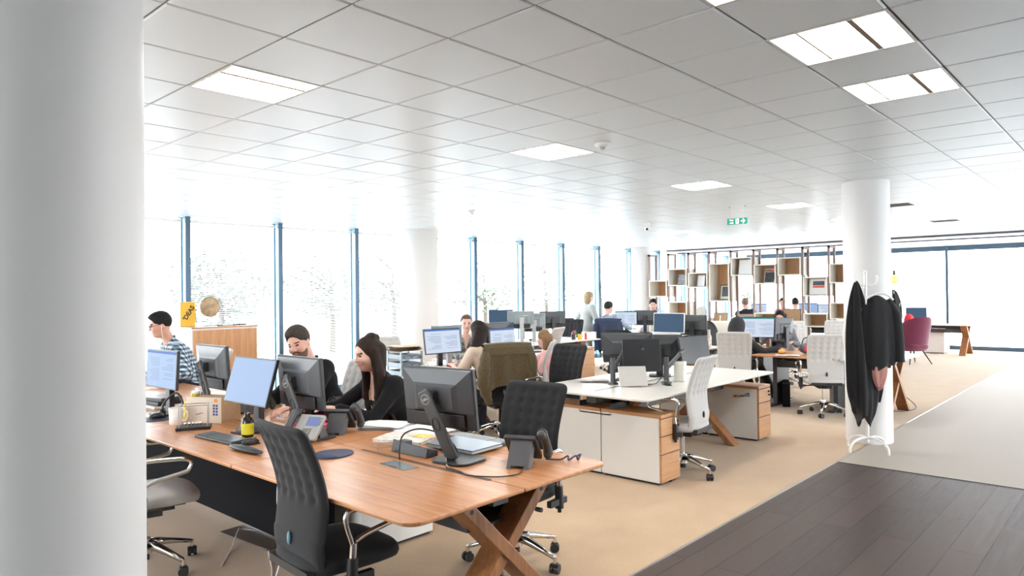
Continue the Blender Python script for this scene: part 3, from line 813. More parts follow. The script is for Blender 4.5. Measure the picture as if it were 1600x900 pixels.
def monitor(label, loc, az, w=.52, h=.32, zc=1.08, style='off', tilt=4, neck='dell', back=None, frame=None, cat='monitor', base_z=DH, lean=.10, roll=0, size_base=.11, name='monitor'):
    """screen faces local +x; loc is the panel's centre on the desk plane"""
    mo = thing(name, label, cat, (loc[0], loc[1], base_z), az, 'computer monitors')
    back = back or BACKG; frame = frame or BLACK
    T = Matrix.Translation((0, 0, zc-base_z)) @ Matrix.Rotation(R(-tilt), 4, 'Y') @ Matrix.Rotation(R(roll), 4, 'X')
    p = MB(); p.bx(-.012, .010, -w/2, w/2, -h/2, h/2)
    pan = p.build('bezel', frame, mo, bevel=.003); pan.matrix_local = T
    sc = {'off': [SCR_OFF], 'blank': [SCR_BL], 'doc': [SCR_BL, SCR_HD, SCR_TX], 'doc2': [SCR_WH, SCR_HD, SCR_TX], 'teal': [SCR_WH, SCR_HT, SCR_TX], 'slate': [SCR_SL], 'white': [SCR_WH]}[style]
    s = screen_mb(w-.018, h-.022, style).build('screen', sc, pan)
    # back shell: frustum bulge
    bk = MB(); a, b = w/2-.004, h/2-.004; c, d = w*.30, h*.26
    vs = []
    lo = -h/2+.085
    for x, yy, zz, zl in ((-.0125, a, b, lo), (-.018, a*.985, b*.97, lo), (-.036, c, d, lo+.01), (-.048, c*.8, d*.75, lo+.03)):
        vs += [(x, -yy, zl), (x, yy, zl), (x, yy, zz), (x, -yy, zz)]
    fs = [(12, 13, 14, 15)]
    for j in range(3):
        for i in range(4): fs.append((j*4+i, j*4+4+i, j*4+4+(i+1) % 4, j*4+(i+1) % 4))
    bk.add(vs, fs, 0, False)
    bk.build('back_shell', back, pan, bevel=.006)
    MB().bx(-.026, -.0122, -w*.36, w*.36, -h/2+.012, -h/2+.083).build('black_cover', BLACK, pan, bevel=.004)
    MB().bx(-.0225, -.0195, -w*.32, w*.32, h/2-.034, h/2-.029).build('vent_slot', BLACK, pan)
    H = zc-base_z
    if neck == 'dell':
        # a wide flat neck inclined sideways behind the panel, with a ring badge and a cable hole; its foot stands to one side
        top = Vector((-.098, .035, H+.045)); bot = Vector((-.062, -lean, .012))
        dr = (top-bot).normalized(); nrm = Vector((-1, 0, 0)); nrm = (nrm-dr*nrm.dot(dr)).normalized(); sd = dr.cross(nrm)
        n = MB()
        rot = Matrix((nrm, sd, dr)).transposed()
        n.box((top+bot)/2, (.022, .074, (top-bot).length), rot)
        nk = n.build('neck', DGREY, mo, bevel=.008)
        bd = MB()
        c0 = top-dr*.05+nrm*.0115
        q_ = sd if sd.y < 0 else -sd
        bd.tube([c0+(q_*math.cos(t)+dr*math.sin(t))*.026 for t in [2*PI*k/20 for k in range(20)]], .0016, 5, 0, True)
        text_mb(bd, 'DELL', .017, 0, lambda x, y: tuple(c0+nrm*.0005+q_*x+dr*y), .0006)
        bd.build('badge', SILVER, nk)
        MB().tube([c0-dr*.14+(q_*.020*math.cos(t)+dr*.034*math.sin(t)) for t in [2*PI*k/20 for k in range(20)]], .004, 6, 0, True).build('cable_hole', BLACK, nk)
        MB().box((-.066, .01, H+.005), (.05, .07, .07)).build('hinge', BLACK, mo, bevel=.006)
        MB().prism(rrect(-.13, .10, -lean-.12, -lean+.12, .06), 0, .014).build('foot', BLACK, mo, bevel=.004)
    elif neck == 'post':
        MB().bx(-.075, -.035, -.035, .035, .01, H+.03).build('neck', BLACK if frame is BLACK else frame, mo, bevel=.006)
        MB().bx(-.06, -.02, -.05, .05, H-.05, H+.05).build('hinge', BLACK if frame is BLACK else frame, mo)
        MB().prism(rrect(-.13, .07, -size_base, size_base, .05), 0, .016).build('foot', BLACK if frame is BLACK else frame, mo, bevel=.004)
    elif neck == 'arm':
        pass
    return mo
# ------------------------------------------------------------------ monitors on their desks
mon = monitor
mon('monitor with a blue document page on screen, nearest the left pillar', (2.09, 5.45), 182, style='doc', zc=1.07, neck='post', tilt=3, w=.51, h=.285)
mon('dark monitor back on an inclined neck in front of the oak credenza', (2.33, 5.13), 0, zc=1.085, tilt=4, lean=.12, h=.325, w=.49)
mon('tilted blank pale-blue screen in front of the man in black', (2.20, 4.31), 182, style='blank', zc=1.055, tilt=16, neck='post', w=.52, h=.305)
mon('silver-grey monitor back with slotted top facing the bearded man', (2.36, 3.97), 1, zc=1.06, tilt=4, lean=.15, h=.325, w=.49)
mon('largest monitor back with an inclined neck, at the end of the near desk', (2.51, 2.83), 8, zc=1.05, tilt=7, lean=.14, h=.325, w=.49)
mon('black switched-off screen on a jointed arm over the white desk', (5.75, 3.60), 225, w=.365, h=.31, zc=1.0, tilt=4, neck='arm')
mon('monitor back with pale top edge behind the black screen on the white desk', (5.94, 3.88), 20, w=.52, zc=1.05, tilt=18, neck='post')
mon('grey-brown switched-off screen turned towards the white tufted chair', (6.51, 3.45), 258, w=.44, zc=1.01, tilt=10, neck='arm', h=.28)
mon('dark monitor back between the two arms on the white desk', (6.42, 3.80), 30, w=.46, zc=1.0, tilt=4, neck='post')
mon('bright document screen left of the woman in cream', (5.62, 6.28), 267, style='doc2', zc=1.045, tilt=8, neck='post', w=.55, h=.30)
mon('bright document screen right of the woman in cream', (6.66, 6.28), 267, style='doc2', zc=1.02, tilt=3, neck='post', w=.45, h=.27)
mon('brown monitor back rising above the bright screen beside the cream shirt', (6.72, 6.44), 90, zc=1.075, tilt=8, neck='post', w=.49, h=.3)
mon('silver monitor back behind the bright screen left of the woman in cream', (5.86, 6.48), 88, zc=1.05, tilt=2, neck='post', back=BACKT, frame=SILVER, w=.5, h=.34)
mon('teal-grey monitor leftmost in the row by the windows', (9.12, 8.62), 225, zc=1.16, tilt=14, neck='post', w=.44, style='slate', back=BACKT)
mon('teal monitor back second from the left in the window row', (9.40, 8.40), 60, zc=1.13, tilt=6, neck='post', w=.50, back=BACKT, frame=SILVER)
mon('flat teal monitor back third in the window row', (9.72, 8.37), 50, zc=1.07, tilt=0, neck='post', w=.44, h=.34, back=BACKT, frame=SILVER)
mon('dark monitor back rightmost in the window row', (10.08, 8.22), 62, zc=1.11, tilt=6, neck='post', w=.52)
mon('white spreadsheet screen in front of the man with the navy jacket', (12.95, 8.49), 205, style='teal', zc=1.05, tilt=2, neck='post', w=.48, h=.30)
mon('dark monitor back in front of the leaning man in pale blue', (13.15, 8.12), 20, zc=1.05, tilt=2, neck='post', w=.5)
mon('white-framed monitor with a slate screen', (9.70, 5.57), 182, style='slate', zc=1.12, tilt=4, neck='post', w=.53, h=.31, frame=WPLAS, back=WPLAS)
mon('dark monitor back just right of the white-framed monitor', (9.98, 5.30), 0, zc=1.08, tilt=3, neck='post', w=.46, h=.32)
mon('wide white screen with a teal top bar beside the black hood', (10.18, 4.37), 203, style='teal', zc=1.06, tilt=3, neck='post', w=.55, h=.31)
mon('grey monitor back hiding half of the dark-haired woman', (10.32, 4.03), 75, zc=1.04, tilt=3, neck='post', w=.42, h=.32)
mon('screen with dark frame seen through the shelf beside the plant', (18.2, 7.75), 205, style='doc2', zc=1.12, tilt=3, neck='post', w=.40, h=.30)
mon('screen with orange and blue picture seen through the shelf beside the white shirt', (18.3, 6.5), 205, style='doc', zc=1.12, tilt=3, neck='post', w=.45, h=.32)
mon('pale screen seen through the shelf nearest the round pillar', (18.3, 6.0), 206, style='doc2', zc=1.10, tilt=3, neck='post', w=.5, h=.32)
mon('dark monitor on the far desk behind the purple armchair', (19.95, 4.42), 200, style='slate', zc=1.0, tilt=3, neck='post', w=.46, h=.28)
# jointed monitor arms on the white desk
def mon_arm(x, y, label, ends):
    a = thing('monitor_mount', label, 'monitor stand', (x, y, DH), 0, 'jointed monitor arms')
    MB().lathe([(.05, 0), (.05, .012), (.026, .02), (.024, .25), (.001, .252)]).build('post', DGREY, a)
    e = MB(); p0 = Vector((0, 0, .14)); p1 = Vector(ends[0]); p2 = Vector(ends[1])
    e.tube([p0, p1], [.022, .017], 10)
    e.build('arm_link', DGREY, a)
    MB().tube([p1, p2], [.017, .015], 10).sphere(p1, .024).build('arm_boom', DGREY, a)
    return a
mon_arm(5.56, 3.80, 'dark jointed monitor arm at the left of the black screen', ((.16, -.02, .30), (.20, -.22, .33)))
mon_arm(5.93, 3.44, 'dark jointed monitor arm between the black and the brown-grey screens', ((.26, .0, .26), (.63, .09, .32)))

# ================================================================== shelf divider
SHX = 15.4
sh = thing('shelf_divider', 'tall open divider of white boxes hung between brown uprights', 'shelf', (SHX, 0, 0))
UPR = wood('brown upright', (0.20, 0.13, 0.105), (0.30, 0.20, 0.17), 'z', 0.5)
CREAM = mat('cream box laminate', (0.80, 0.76, 0.68), 0.5)
SY = [9.41-.5455*k for k in range(11)]
def uz(v, d): return 1.6-(v-456.3)*d/1094.4
UT = [2.55]*11
for k, y in enumerate(SY):
    m = MB()
    for xx in (0.02, .36):
        m.bx(xx, xx+.045, y-.022, y+.022, 0, UT[k])
    m.bx(0.02, .405, y-.022, y+.022, UT[k]-.045, UT[k])
    m.build('upright', UPR, sh)
def zat(v, k):
    # height on the shelf's front plane at picture row v, for bay k
    y = SY[k]-.25
    d = (SHX-.05)*math.cos(YAW)+y*math.sin(YAW)
    return CH-(v-(458.7-.011*(0)))*d/1094.4
# boxes: (bay, bottom, top, has a back)
BOX = [(0, 1.48, 1.89, 1), (1, 1.75, 2.17, 1), (1, .96, 1.36, 1), (2, 1.70, 2.06, 1), (2, .62, .97, 1), (3, 1.37, 2.26, 1), (3, .53, .88, 1), (4, 1.96, 2.38, 1), (5, 1.76, 2.20, 1), (5, .84, 1.11, 1), (6, 1.94, 2.33, 1), (6, .60, .90, 1), (7, 1.48, 1.89, 1), (7, .82, 1.11, 1), (8, 1.75, 2.16, 1), (8, .99, 1.34, 1),
       (9, 1.5, 1.9, 1), (9, 2.0, 2.4, 1), (0, .55, .95, 1), (1, .3, .62, 1), (4, .62, 1.0, 1), (0, .1, .42, 1), (3, .1, .42, 1), (5, .25, .58, 1), (7, .25, .58, 1), (8, .4, .75, 1), (6, .15, .48, 1), (2, .1, .42, 1)]
tk = .022
for (k, z0, z1, bk) in BOX:
    ya, yb = SY[k]-.024, SY[k]-.5455+.024
    m = MB()
    m.bx(-.02, .43, yb, ya, z0, z0+tk).bx(-.02, .43, yb, ya, z1-tk, z1).bx(-.02, .43, ya-tk, ya, z0+tk, z1-tk).bx(-.02, .43, yb, yb+tk, z0+tk, z1-tk)
    bo = m.build('cubby', CREAM, sh)
    if bk: MB().bx(.405, .42, yb+tk, ya-tk, z0+tk, z1-tk).build('back_panel', OAKY, bo)
def on_shelf(k, f): return SY[k]-.07-f*.40
def frame(label, k, f, z, w, h, pats, fmat, az=180, lean=12, dx=.14, name='picture_frame', cat='picture frame'):
    t = thing(name, label, cat, (SHX+dx, on_shelf(k, f), z+.001), az)
    rot = Matrix.Rotation(R(-lean), 4, 'Y')
    m = MB(); m.bx(-.015, 0, -w/2, w/2, 0, h); o = m.build('frame', fmat, t); o.matrix_local = rot
    pm = [p[1] for p in pats]
    for i, (rc, mm) in enumerate(pats):
        a, b, c, d = rc
        MB().add([(.0008+.0006*i, -w/2+w*a, h*c), (.0008+.0006*i, -w/2+w*b, h*c), (.0008+.0006*i, -w/2+w*b, h*d), (.0008+.0006*i, -w/2+w*a, h*d)], [(0, 1, 2, 3)]).build('print', mm, o)
    return t
DKP = mat('dark print', (0.05, 0.055, 0.065), .4, noise=0.8, nscale=30); MIDP = mat('mottled print', (0.30, 0.29, 0.31), .4, noise=0.6, nscale=25)
GOLD = mat('pale gold mount', (0.52, 0.5, 0.36), .5); REDP = mat('red print', (0.7, 0.09, 0.05), .5)
frame('dark mottled framed photo in the second white box from the left', 1, .62, 1.773, .27, .28, [((.06, .94, .06, .94), MIDP)], DKP)
frame('white framed sheet leaning in the third box from the left', 2, .50, 1.723, .20, .29, [((.08, .92, .06, .94), PAPER)], SILVER)
frame('dark ornate framed certificate at the foot of the tall box', 3, .66, 1.393, .27, .38, [((.08, .92, .08, .92), GOLD), ((.2, .8, .24, .86), DKP)], DKP)
frame('large white framed sheet filling the box right of the tall one', 4, .62, 1.983, .34, .36, [((.04, .96, .04, .96), PAPER)], SILVER, dx=.10)
frame('dark grey magazine leaning in the sixth box from the left', 5, .60, 1.783, .24, .33, [((.04, .96, .04, .96), DKP), ((.1, .9, .74, .9), MIDP), ((.5, .95, .8, .95), REDP)], PAPER, lean=18)
frame('white poster with a dark and a red band in its box', 7, .55, 1.503, .40, .355, [((.04, .96, .04, .96), PAPER), ((.2, .8, .58, .84), DKP), ((.2, .8, .44, .56), REDP)], SILVER, lean=6)
frame('white sheet in the box next to the round pillar', 8, .72, 1.773, .2, .26, [((.04, .96, .04, .96), PAPER)], SILVER)
frame('tan cork board with a white strut, back turned to the camera', 3, .36, .881, .34, .22, [((.03, .97, .04, .96), CARD), ((.44, .53, .02, .7), PAPER)], DKP, lean=10)
frame('tan board with a brown strut standing behind the dark-haired woman', 6, .45, .901, .40, .30, [((.03, .97, .04, .96), CARD), ((.40, .55, .05, .6), OAKY)], BLACK, lean=10)
orn = thing('ornament', 'small grey disc-shaped ornament standing on the low shelf', 'ornament', (SHX+.12, on_shelf(2, .55), .971), 180)
STONE = mat('grey stone', (0.5, 0.49, 0.45), .7, noise=.15, nscale=20)
MB().cyl((-.02, 0, .15), (.02, 0, .15), .13, n=24).build('disc', STONE, orn, bevel=.01); MB().bx(-.05, .05, -.07, .07, 0, .03).build('stand', STONE, orn)
orn2 = thing('ornament', 'round mottled grey ornament in the box beside the round pillar', 'ornament', (SHX+.1, on_shelf(8, .78), 1.341), 180)
MB().sphere((0, 0, .17), (.10, .11, .12), 16, 12).build('bowl', mat('mottled grey', (0.3, .3, .29), .6, noise=.7, nscale=18), orn2); MB().lathe([(.06, 0), (.05, .02), (.03, .06)]).build('stand', BLACK, orn2)

# ================================================================== fire exit sign
fx = thing('exit_sign', 'green fire exit sign with white arrow hanging from the ceiling', 'sign', (9.02, 4.12, 2.545), 180)
GREEN = mat('exit sign green', (0.0, 0.22, 0.13), .4, emit=0.25); SIGNW = mat('exit sign white', (0.85, 0.95, 0.92), .4, emit=0.35)
sw, shh = .285, .082
m = MB(); m.bx(-.012, .012, -sw/2, sw/2, -shh/2, shh/2)
m.build('panel', GREEN, fx, bevel=.002)
def sg(x, y): return (.0128, x, y)
m = MB()
text_mb(m, 'Fire', .036, 0, lambda x, y: sg(x-.078, y+.016), .0006); text_mb(m, 'exit', .036, 0, lambda x, y: sg(x-.078, y-.018), .0006)
m.build('lettering', SIGNW, fx)
m = MB(); m.add([sg(-.02, -.033), sg(.026, -.033), sg(.026, .033), sg(-.02, .033)], [(0, 1, 2, 3)], 0)
def sg2(x, y): return (.0136, x, y)
m.add([sg2(.002+.006*math.cos(t), .022+.006*math.sin(t)) for t in [2*PI*k/10 for k in range(10)]], [tuple(range(10))], 1)
for pts in ([(-.006, .014), (.008, .014), (.006, -.006), (-.004, -.006)], [(-.004, -.004), (.002, -.004), (-.008, -.028), (-.014, -.028)], [(.0, -.004), (.006, -.004), (.014, -.026), (.008, -.028)], [(.006, .012), (.016, .002), (.014, -.001), (.004, .008)], [(-.006, .014), (-.015, .002), (-.012, 0), (-.003, .01)]):
    m.add([sg2(*p) for p in pts], [(0, 1, 2, 3)], 1)
m.build('running_figure', [SIGNW, GREEN], fx)
m = MB(); m.add([sg(.052, -.009), sg(.09, -.009), sg(.09, .009), sg(.052, .009)], [(0, 1, 2, 3)])
m.add([sg(.074, .034), (.0128, .086, .034), sg(.118, 0), sg(.086, -.034), sg(.074, -.034), sg(.098, 0)], [(0, 5, 2, 1), (5, 4, 3, 2)])
m.build('arrow', SIGNW, fx)
for s in (-.11, .11):
    MB().cyl((0, s, shh/2), (0, s, CEIL-2.545), .002, n=6).lathe([(.012, .193), (.012, .205)], 12, (0, s, 0)).build('hanger', SILVER, fx)

# ================================================================== coat stands
WMET = mat('white powder coat', (0.82, 0.81, 0.79), .35)
def coat_stand(loc, label, H, mt, legs=4, az=0):
    c = thing('coat_stand', label, 'coat stand', loc, az)
    MB().cyl((0, 0, .08), (0, 0, H-.02), .015, n=12).sphere((0, 0, H-.01), .017).build('pole', mt, c)
    for k in range(legs):
        a = 2*PI*k/legs+PI/legs
        pts = smooth_path([(0, 0, .12), (.09, 0, .128), (.19, 0, .10), (.235, 0, .05), (.24, 0, 0)], 4)
        MB().tube([(p.x*math.cos(a), p.x*math.sin(a), p.z) for p in pts], .012, 8).build('leg', mt, c)
    for k, (zz, aa) in enumerate([(H-.14, 0), (H-.14, 2.1), (H-.14, 4.2), (H-.32, 1.0), (H-.32, 3.1), (H-.32, 5.2), (H-.62, .3), (H-.62, 2.4), (H-.62, 4.5)]):
        pts = smooth_path([(0, 0, zz), (.06, 0, zz-.01), (.105, 0, zz+.02), (.115, 0, zz+.075)], 4)
        MB().tube([(p.x*math.cos(aa), p.x*math.sin(aa), p.z) for p in pts], .008, 8).sphere((.115*math.cos(aa), .115*math.sin(aa), zz+.08), .011).build('hook', mt, c)
    return c
CSX, CSY = 7.55, 2.12
coat_stand((CSX, CSY, 0), 'white metal coat stand in front of the round pillar', 1.79, WMET, az=20)
coat_stand((18.6, 4.58, 0), 'far metal coat stand under the yellow pendant lamp', 1.80, STEEL, az=10)
FOLDN = 0
def garment(name, label, cat, top, ztop, prof, fm, folds=7, amp=.02, squash=.55, az=0.0, hem=0.0, seed=1, off=(0, 0)):
    """a closed hanging cloth: prof = [(drop, half width)]; folds deepen towards the hem"""
    t = thing(name, label, cat, (top[0], top[1], ztop), az)
    r = random.Random(seed); ph = [r.uniform(0, 6.28) for _ in range(4)]
    N = 64; m = MB(); vs = []; L = len(prof); tot = prof[-1][0]
    pp = smooth_path([(d, w, 0) for d, w in prof], 5)
    for p in pp:
        f = p.x/tot
        for i in range(N):
            a = 2*PI*i/N
            fold = math.sin(folds*a+ph[0]+1.5*f)*.6+math.sin((folds+4)*a+ph[1]-2*f)*.4
            rad = 1+fold*amp/max(.02, p.y)*min(1, f*3+.1)
            x = p.y*squash*math.sin(a)*rad+off[0]*f; y = p.y*math.cos(a)*rad+off[1]*f
            hz = hem*(math.sin(2*a+ph[2])+.6*math.sin(5*a+ph[3]))*f**3
            vs.append((x, y, -p.x+hz))
    n = len(pp); fs = [(j*N+i, j*N+(i+1) % N, (j+1)*N+(i+1) % N, (j+1)*N+i)[::-1] for j in range(n-1) for i in range(N)]
    fs.append(tuple(range(N))); fs.append(tuple(range((n-1)*N, n*N))[::-1])
    m.add(vs, fs, 0, True)
    m.build('cloth', fm, t)
    return t
KNIT = mat('black knit', (0.006, 0.006, 0.0075), 0.95, bump=.3, nscale=120, sheen=.12)
KNIT2 = mat('black wool', (0.008, 0.008, 0.0095), 0.95, bump=.3, nscale=90, sheen=.15)
ROSE = mat('rose pink cloth', (0.42, 0.20, 0.17), .85, bump=.2, nscale=40)
CREAMC = mat('cream cloth', (0.74, 0.68, 0.60), .85, bump=.2, nscale=40)
lv = Vector((-math.sin(YAW), math.cos(YAW), 0))   # across the view, towards the windows
garment('cardigan', 'long black knitted cardigan hanging on the left of the coat stand', 'cardigan', (CSX-.02+.085*lv.x, CSY+.085*lv.y), 1.69, [(0, .012), (.05, .035), (.2, .072), (.45, .098), (.75, .118), (1.0, .130), (1.15, .128), (1.30, .10)], KNIT, 5, .034, .6, az=42, hem=.11, seed=3, off=(0, -.05))
ct = garment('jacket', 'short black woollen jacket on a white hanger at the right of the coat stand', 'jacket', (CSX-.04-.11*lv.x, CSY-.11*lv.y), 1.545, [(0, .03), (.03, .08), (.10, .145), (.3, .17), (.55, .18), (.70, .165)], KNIT2, 5, .018, .5, az=42, hem=.03, seed=8, off=(0, -.02))
sl_ = MB(); sl_.tube(smooth_path([(0, -.11, -.05), (-.02, -.175, -.18), (-.03, -.20, -.42), (-.03, -.205, -.66)], 5), [.045]*5+[.055]*10+[.058], 14)
sl_.build('sleeve', KNIT2, ct)
hg = thing('hanger', 'white curved coat hanger holding the black woollen jacket', 'hanger', (CSX-.04-.11*lv.x, CSY-.11*lv.y, 1.545), 42)
MB().tube(smooth_path([(-.075, .135, -.035), (-.085, .07, .004), (-.085, 0, .022), (-.085, -.07, .006), (-.075, -.135, -.045)], 5), .011, 8).build('hanger_bar', WMET, hg)
garment('scarf', 'dusty pink scarf hanging out below the black jacket', 'scarf', (CSX-.09-.13*lv.x, CSY-.02-.13*lv.y), .93, [(0, .06), (.1, .075), (.2, .055), (.30, .015)], ROSE, 4, .02, .4, az=42, hem=.02, seed=5)
garment('scarf', 'narrow dusty pink scarf between the cardigan and the jacket', 'scarf', (CSX-.06+.005*lv.x, CSY+.005*lv.y), 1.42, [(0, .02), (.2, .04), (.45, .05), (.7, .03)], ROSE, 4, .01, .5, az=42, seed=6)
garment('shawl', 'black pointed shawl tail hanging below the jacket', 'shawl', (CSX-.03-.06*lv.x, CSY-.06*lv.y), 1.0, [(0, .06), (.2, .09), (.36, .075), (.52, .015)], KNIT, 4, .015, .45, az=42, seed=9, off=(0, -.06))
garment('tote_bag', 'cream cloth bag hanging behind the black cardigan', 'bag', (CSX+.05+.17*lv.x, CSY+.17*lv.y), 1.42, [(0, .015), (.08, .045), (.25, .075), (.40, .06), (.43, .04)], CREAMC, 3, .008, .5, az=42, seed=2)
garment('coat', 'black coat on the far coat stand', 'coat', (18.55, 4.60), 1.60, [(0, .03), (.08, .10), (.4, .17), (.72, .19)], KNIT2, 5, .03, .6, az=42, seed=11)
REDC = mat('red jacket cloth', (0.62, 0.015, 0.03), .7, bump=.2, nscale=40)
garment('jacket', 'bright red jacket hanging on the far coat stand', 'jacket', (18.47, 4.25), 1.02, [(0, .04), (.08, .10), (.4, .14), (.78, .15)], REDC, 5, .03, .6, az=42, seed=12)

# ================================================================== pendant and armchair
pd = thing('pendant_lamp', 'yellow glass pendant lamp with a black socket near the far window', 'lamp', (18.6, 4.58, 1.86), 0)
YGL = mat('amber glass', (0.85, 0.58, 0.12), .15, trans=.5, emit=.35)
MB().lathe([(.03, .10), (.10, .05), (.125, -.02), (.11, -.08), (.06, -.12), (.001, -.125)]).build('shade', YGL, pd)
MB().cyl((0, 0, .09), (0, 0, .20), .035, .022).build('socket', BLACK, pd); MB().cyl((0, 0, .2), (0, 0, CEIL-1.86), .004, n=6).build('cord', BLACK, pd)
ac = thing('armchair', 'purple upholstered armchair on thin black legs, back to the camera', 'armchair', (17.02, 3.86, 0), 50)
PUR = mat('purple upholstery', (0.135, 0.012, 0.045), .85, sheen=.5, noise=.15, nscale=200)
def shell(s):
    def fn(u, v):
        a = (u-.5)*PI*1.25
        z = .28+v*.74*(1-.42*abs(2*u-1)**2.2)
        rr = .36+.10*v
        x = -rr*math.cos(a)*(.95)-.13*v+.10; y = rr*math.sin(a)*(1-.22*v)
        n = Vector((math.cos(a), -math.sin(a), 0))
        t = s*.028*math.sqrt(max(0, 1-(2*v-1)**8))*math.sqrt(max(0.0, 1-abs(2*u-1)**10))
        return (x+n.x*t, y+n.y*t, z)
    return fn
ac.scale = (.88, .88, 1.0)
MB().grid(shell(1), 33, 17).grid(shell(-1), 33, 17, flip=True).build('backrest', PUR, ac)
MB().prism([(.32*math.copysign(abs(math.cos(t))**.7, math.cos(t)), .31*math.copysign(abs(math.sin(t))**.7, math.sin(t))) for t in [2*PI*k/32 for k in range(32)]], .32, .43).build('seat', PUR, ac, bevel=.03)
for a in (45, 135, 225, 315):
    c, s = math.cos(R(a)), math.sin(R(a))
    MB().cyl((c*.2, s*.2, .32), (c*.42, s*.42, 0), .018, .012, n=10).build('leg', BLACK, ac)

# ================================================================== credenza and its things
cz = thing('credenza', 'oak two-door credenza in a white carcass against the windows', 'cabinet', (3.97, 9.38, 0))
CW, CHH = .92, 1.20
MB().bx(0, CW, 0, .018, .05, CHH-.018, 0).bx(0, .018, .018, .5, .05, CHH-.018).bx(CW-.018, CW, .018, .5, .05, CHH-.018).bx(.018, CW-.018, .48, .5, .05, CHH-.018).build('carcass', WHITE, cz)
MB().bx(-.008, CW+.008, -.012, .5, CHH-.018, CHH).build('top_panel', OAKX_H, cz)
MB().bx(.02, CW-.02, .03, .47, 0, .05).build('plinth', BLACK, cz)
for x0 in (.02, CW/2+.002): MB().bx(x0, x0+CW/2-.022, -.016, -.001, .06, CHH-.042).build('door', wood('oak door veneer', (0.50, 0.24, 0.105), (0.66, 0.36, 0.175), 'z', 0.4), cz)
SIGNY = mat('yellow board', (0.90, 0.55, 0.06), .6)
sg_ = thing('sign', "yellow board lettered 'DEAS on a white box, standing on the credenza", 'sign', (3.955, 9.70, CHH))
MB().bx(0, .20, 0, .16, 0, .34).build('white_box', WHITE, sg_)
m = MB(); m.bx(.0, .20, -.006, -.0005, .005, .335, 0)
ca, sa = math.cos(R(58)), math.sin(R(58))
text_mb(m, "'DEAS", .085, 1, lambda x, y: (.112+x*ca-y*sa, -.0068, .185+x*sa+y*ca), .003)
m.build('board', [SIGNY, INK], sg_)
gg = thing('gong', 'round brass gong in a thin arched wire stand on the credenza', 'gong', (4.30, 9.58, CHH))
GNG = mat('hammered gong brass', (0.44, 0.32, 0.20), .55, .15, noise=.35, nscale=14)
MB().lathe([(.001, 0), (.135, 0), (.142, .012), (.135, .02), (.001, .02)], 40).build('disc', GNG, gg)
gg.children[0].rotation_euler = (R(90), 0, 0); gg.children[0].location = (0, 0, .27)
MB().tube(smooth_path([(-.185, 0, .006), (-.185, 0, .25), (-.14, 0, .37), (0, 0, .425), (.14, 0, .37), (.185, 0, .25), (.185, 0, .006)], 5), .005, 6).tube([(-.185, 0, .006), (.185, 0, .006)], .005, 6).build('stand', MGREY, gg)
MB().tube([(-.01, 0, .40), (-.005, -.005, .425)], .0015, 5).build('cord', BLACK, gg)
bt = thing('beater', 'thin wooden gong beater lying at the front of the credenza top', 'stick', (4.5, 9.45, CHH+.006)); MB().cyl((-.13, 0, 0), (.12, .01, 0), .006, n=8).sphere((-.14, 0, .006), .014).build('stick', UPR, bt)
gv = thing('display_case', 'small clear case on a black foot at the right of the credenza top', 'case', (4.74, 9.6, CHH))
MB().bx(-.075, .075, -.05, .05, 0, .018).build('foot', BLACK, gv); MB().bx(-.07, .07, -.045, .045, .0182, .17).build('cover', gm, gv); MB().lathe([(.012, .018), (.006, .03), (.014, .05), (.001, .06)], 12).build('trophy', STEEL, gv)
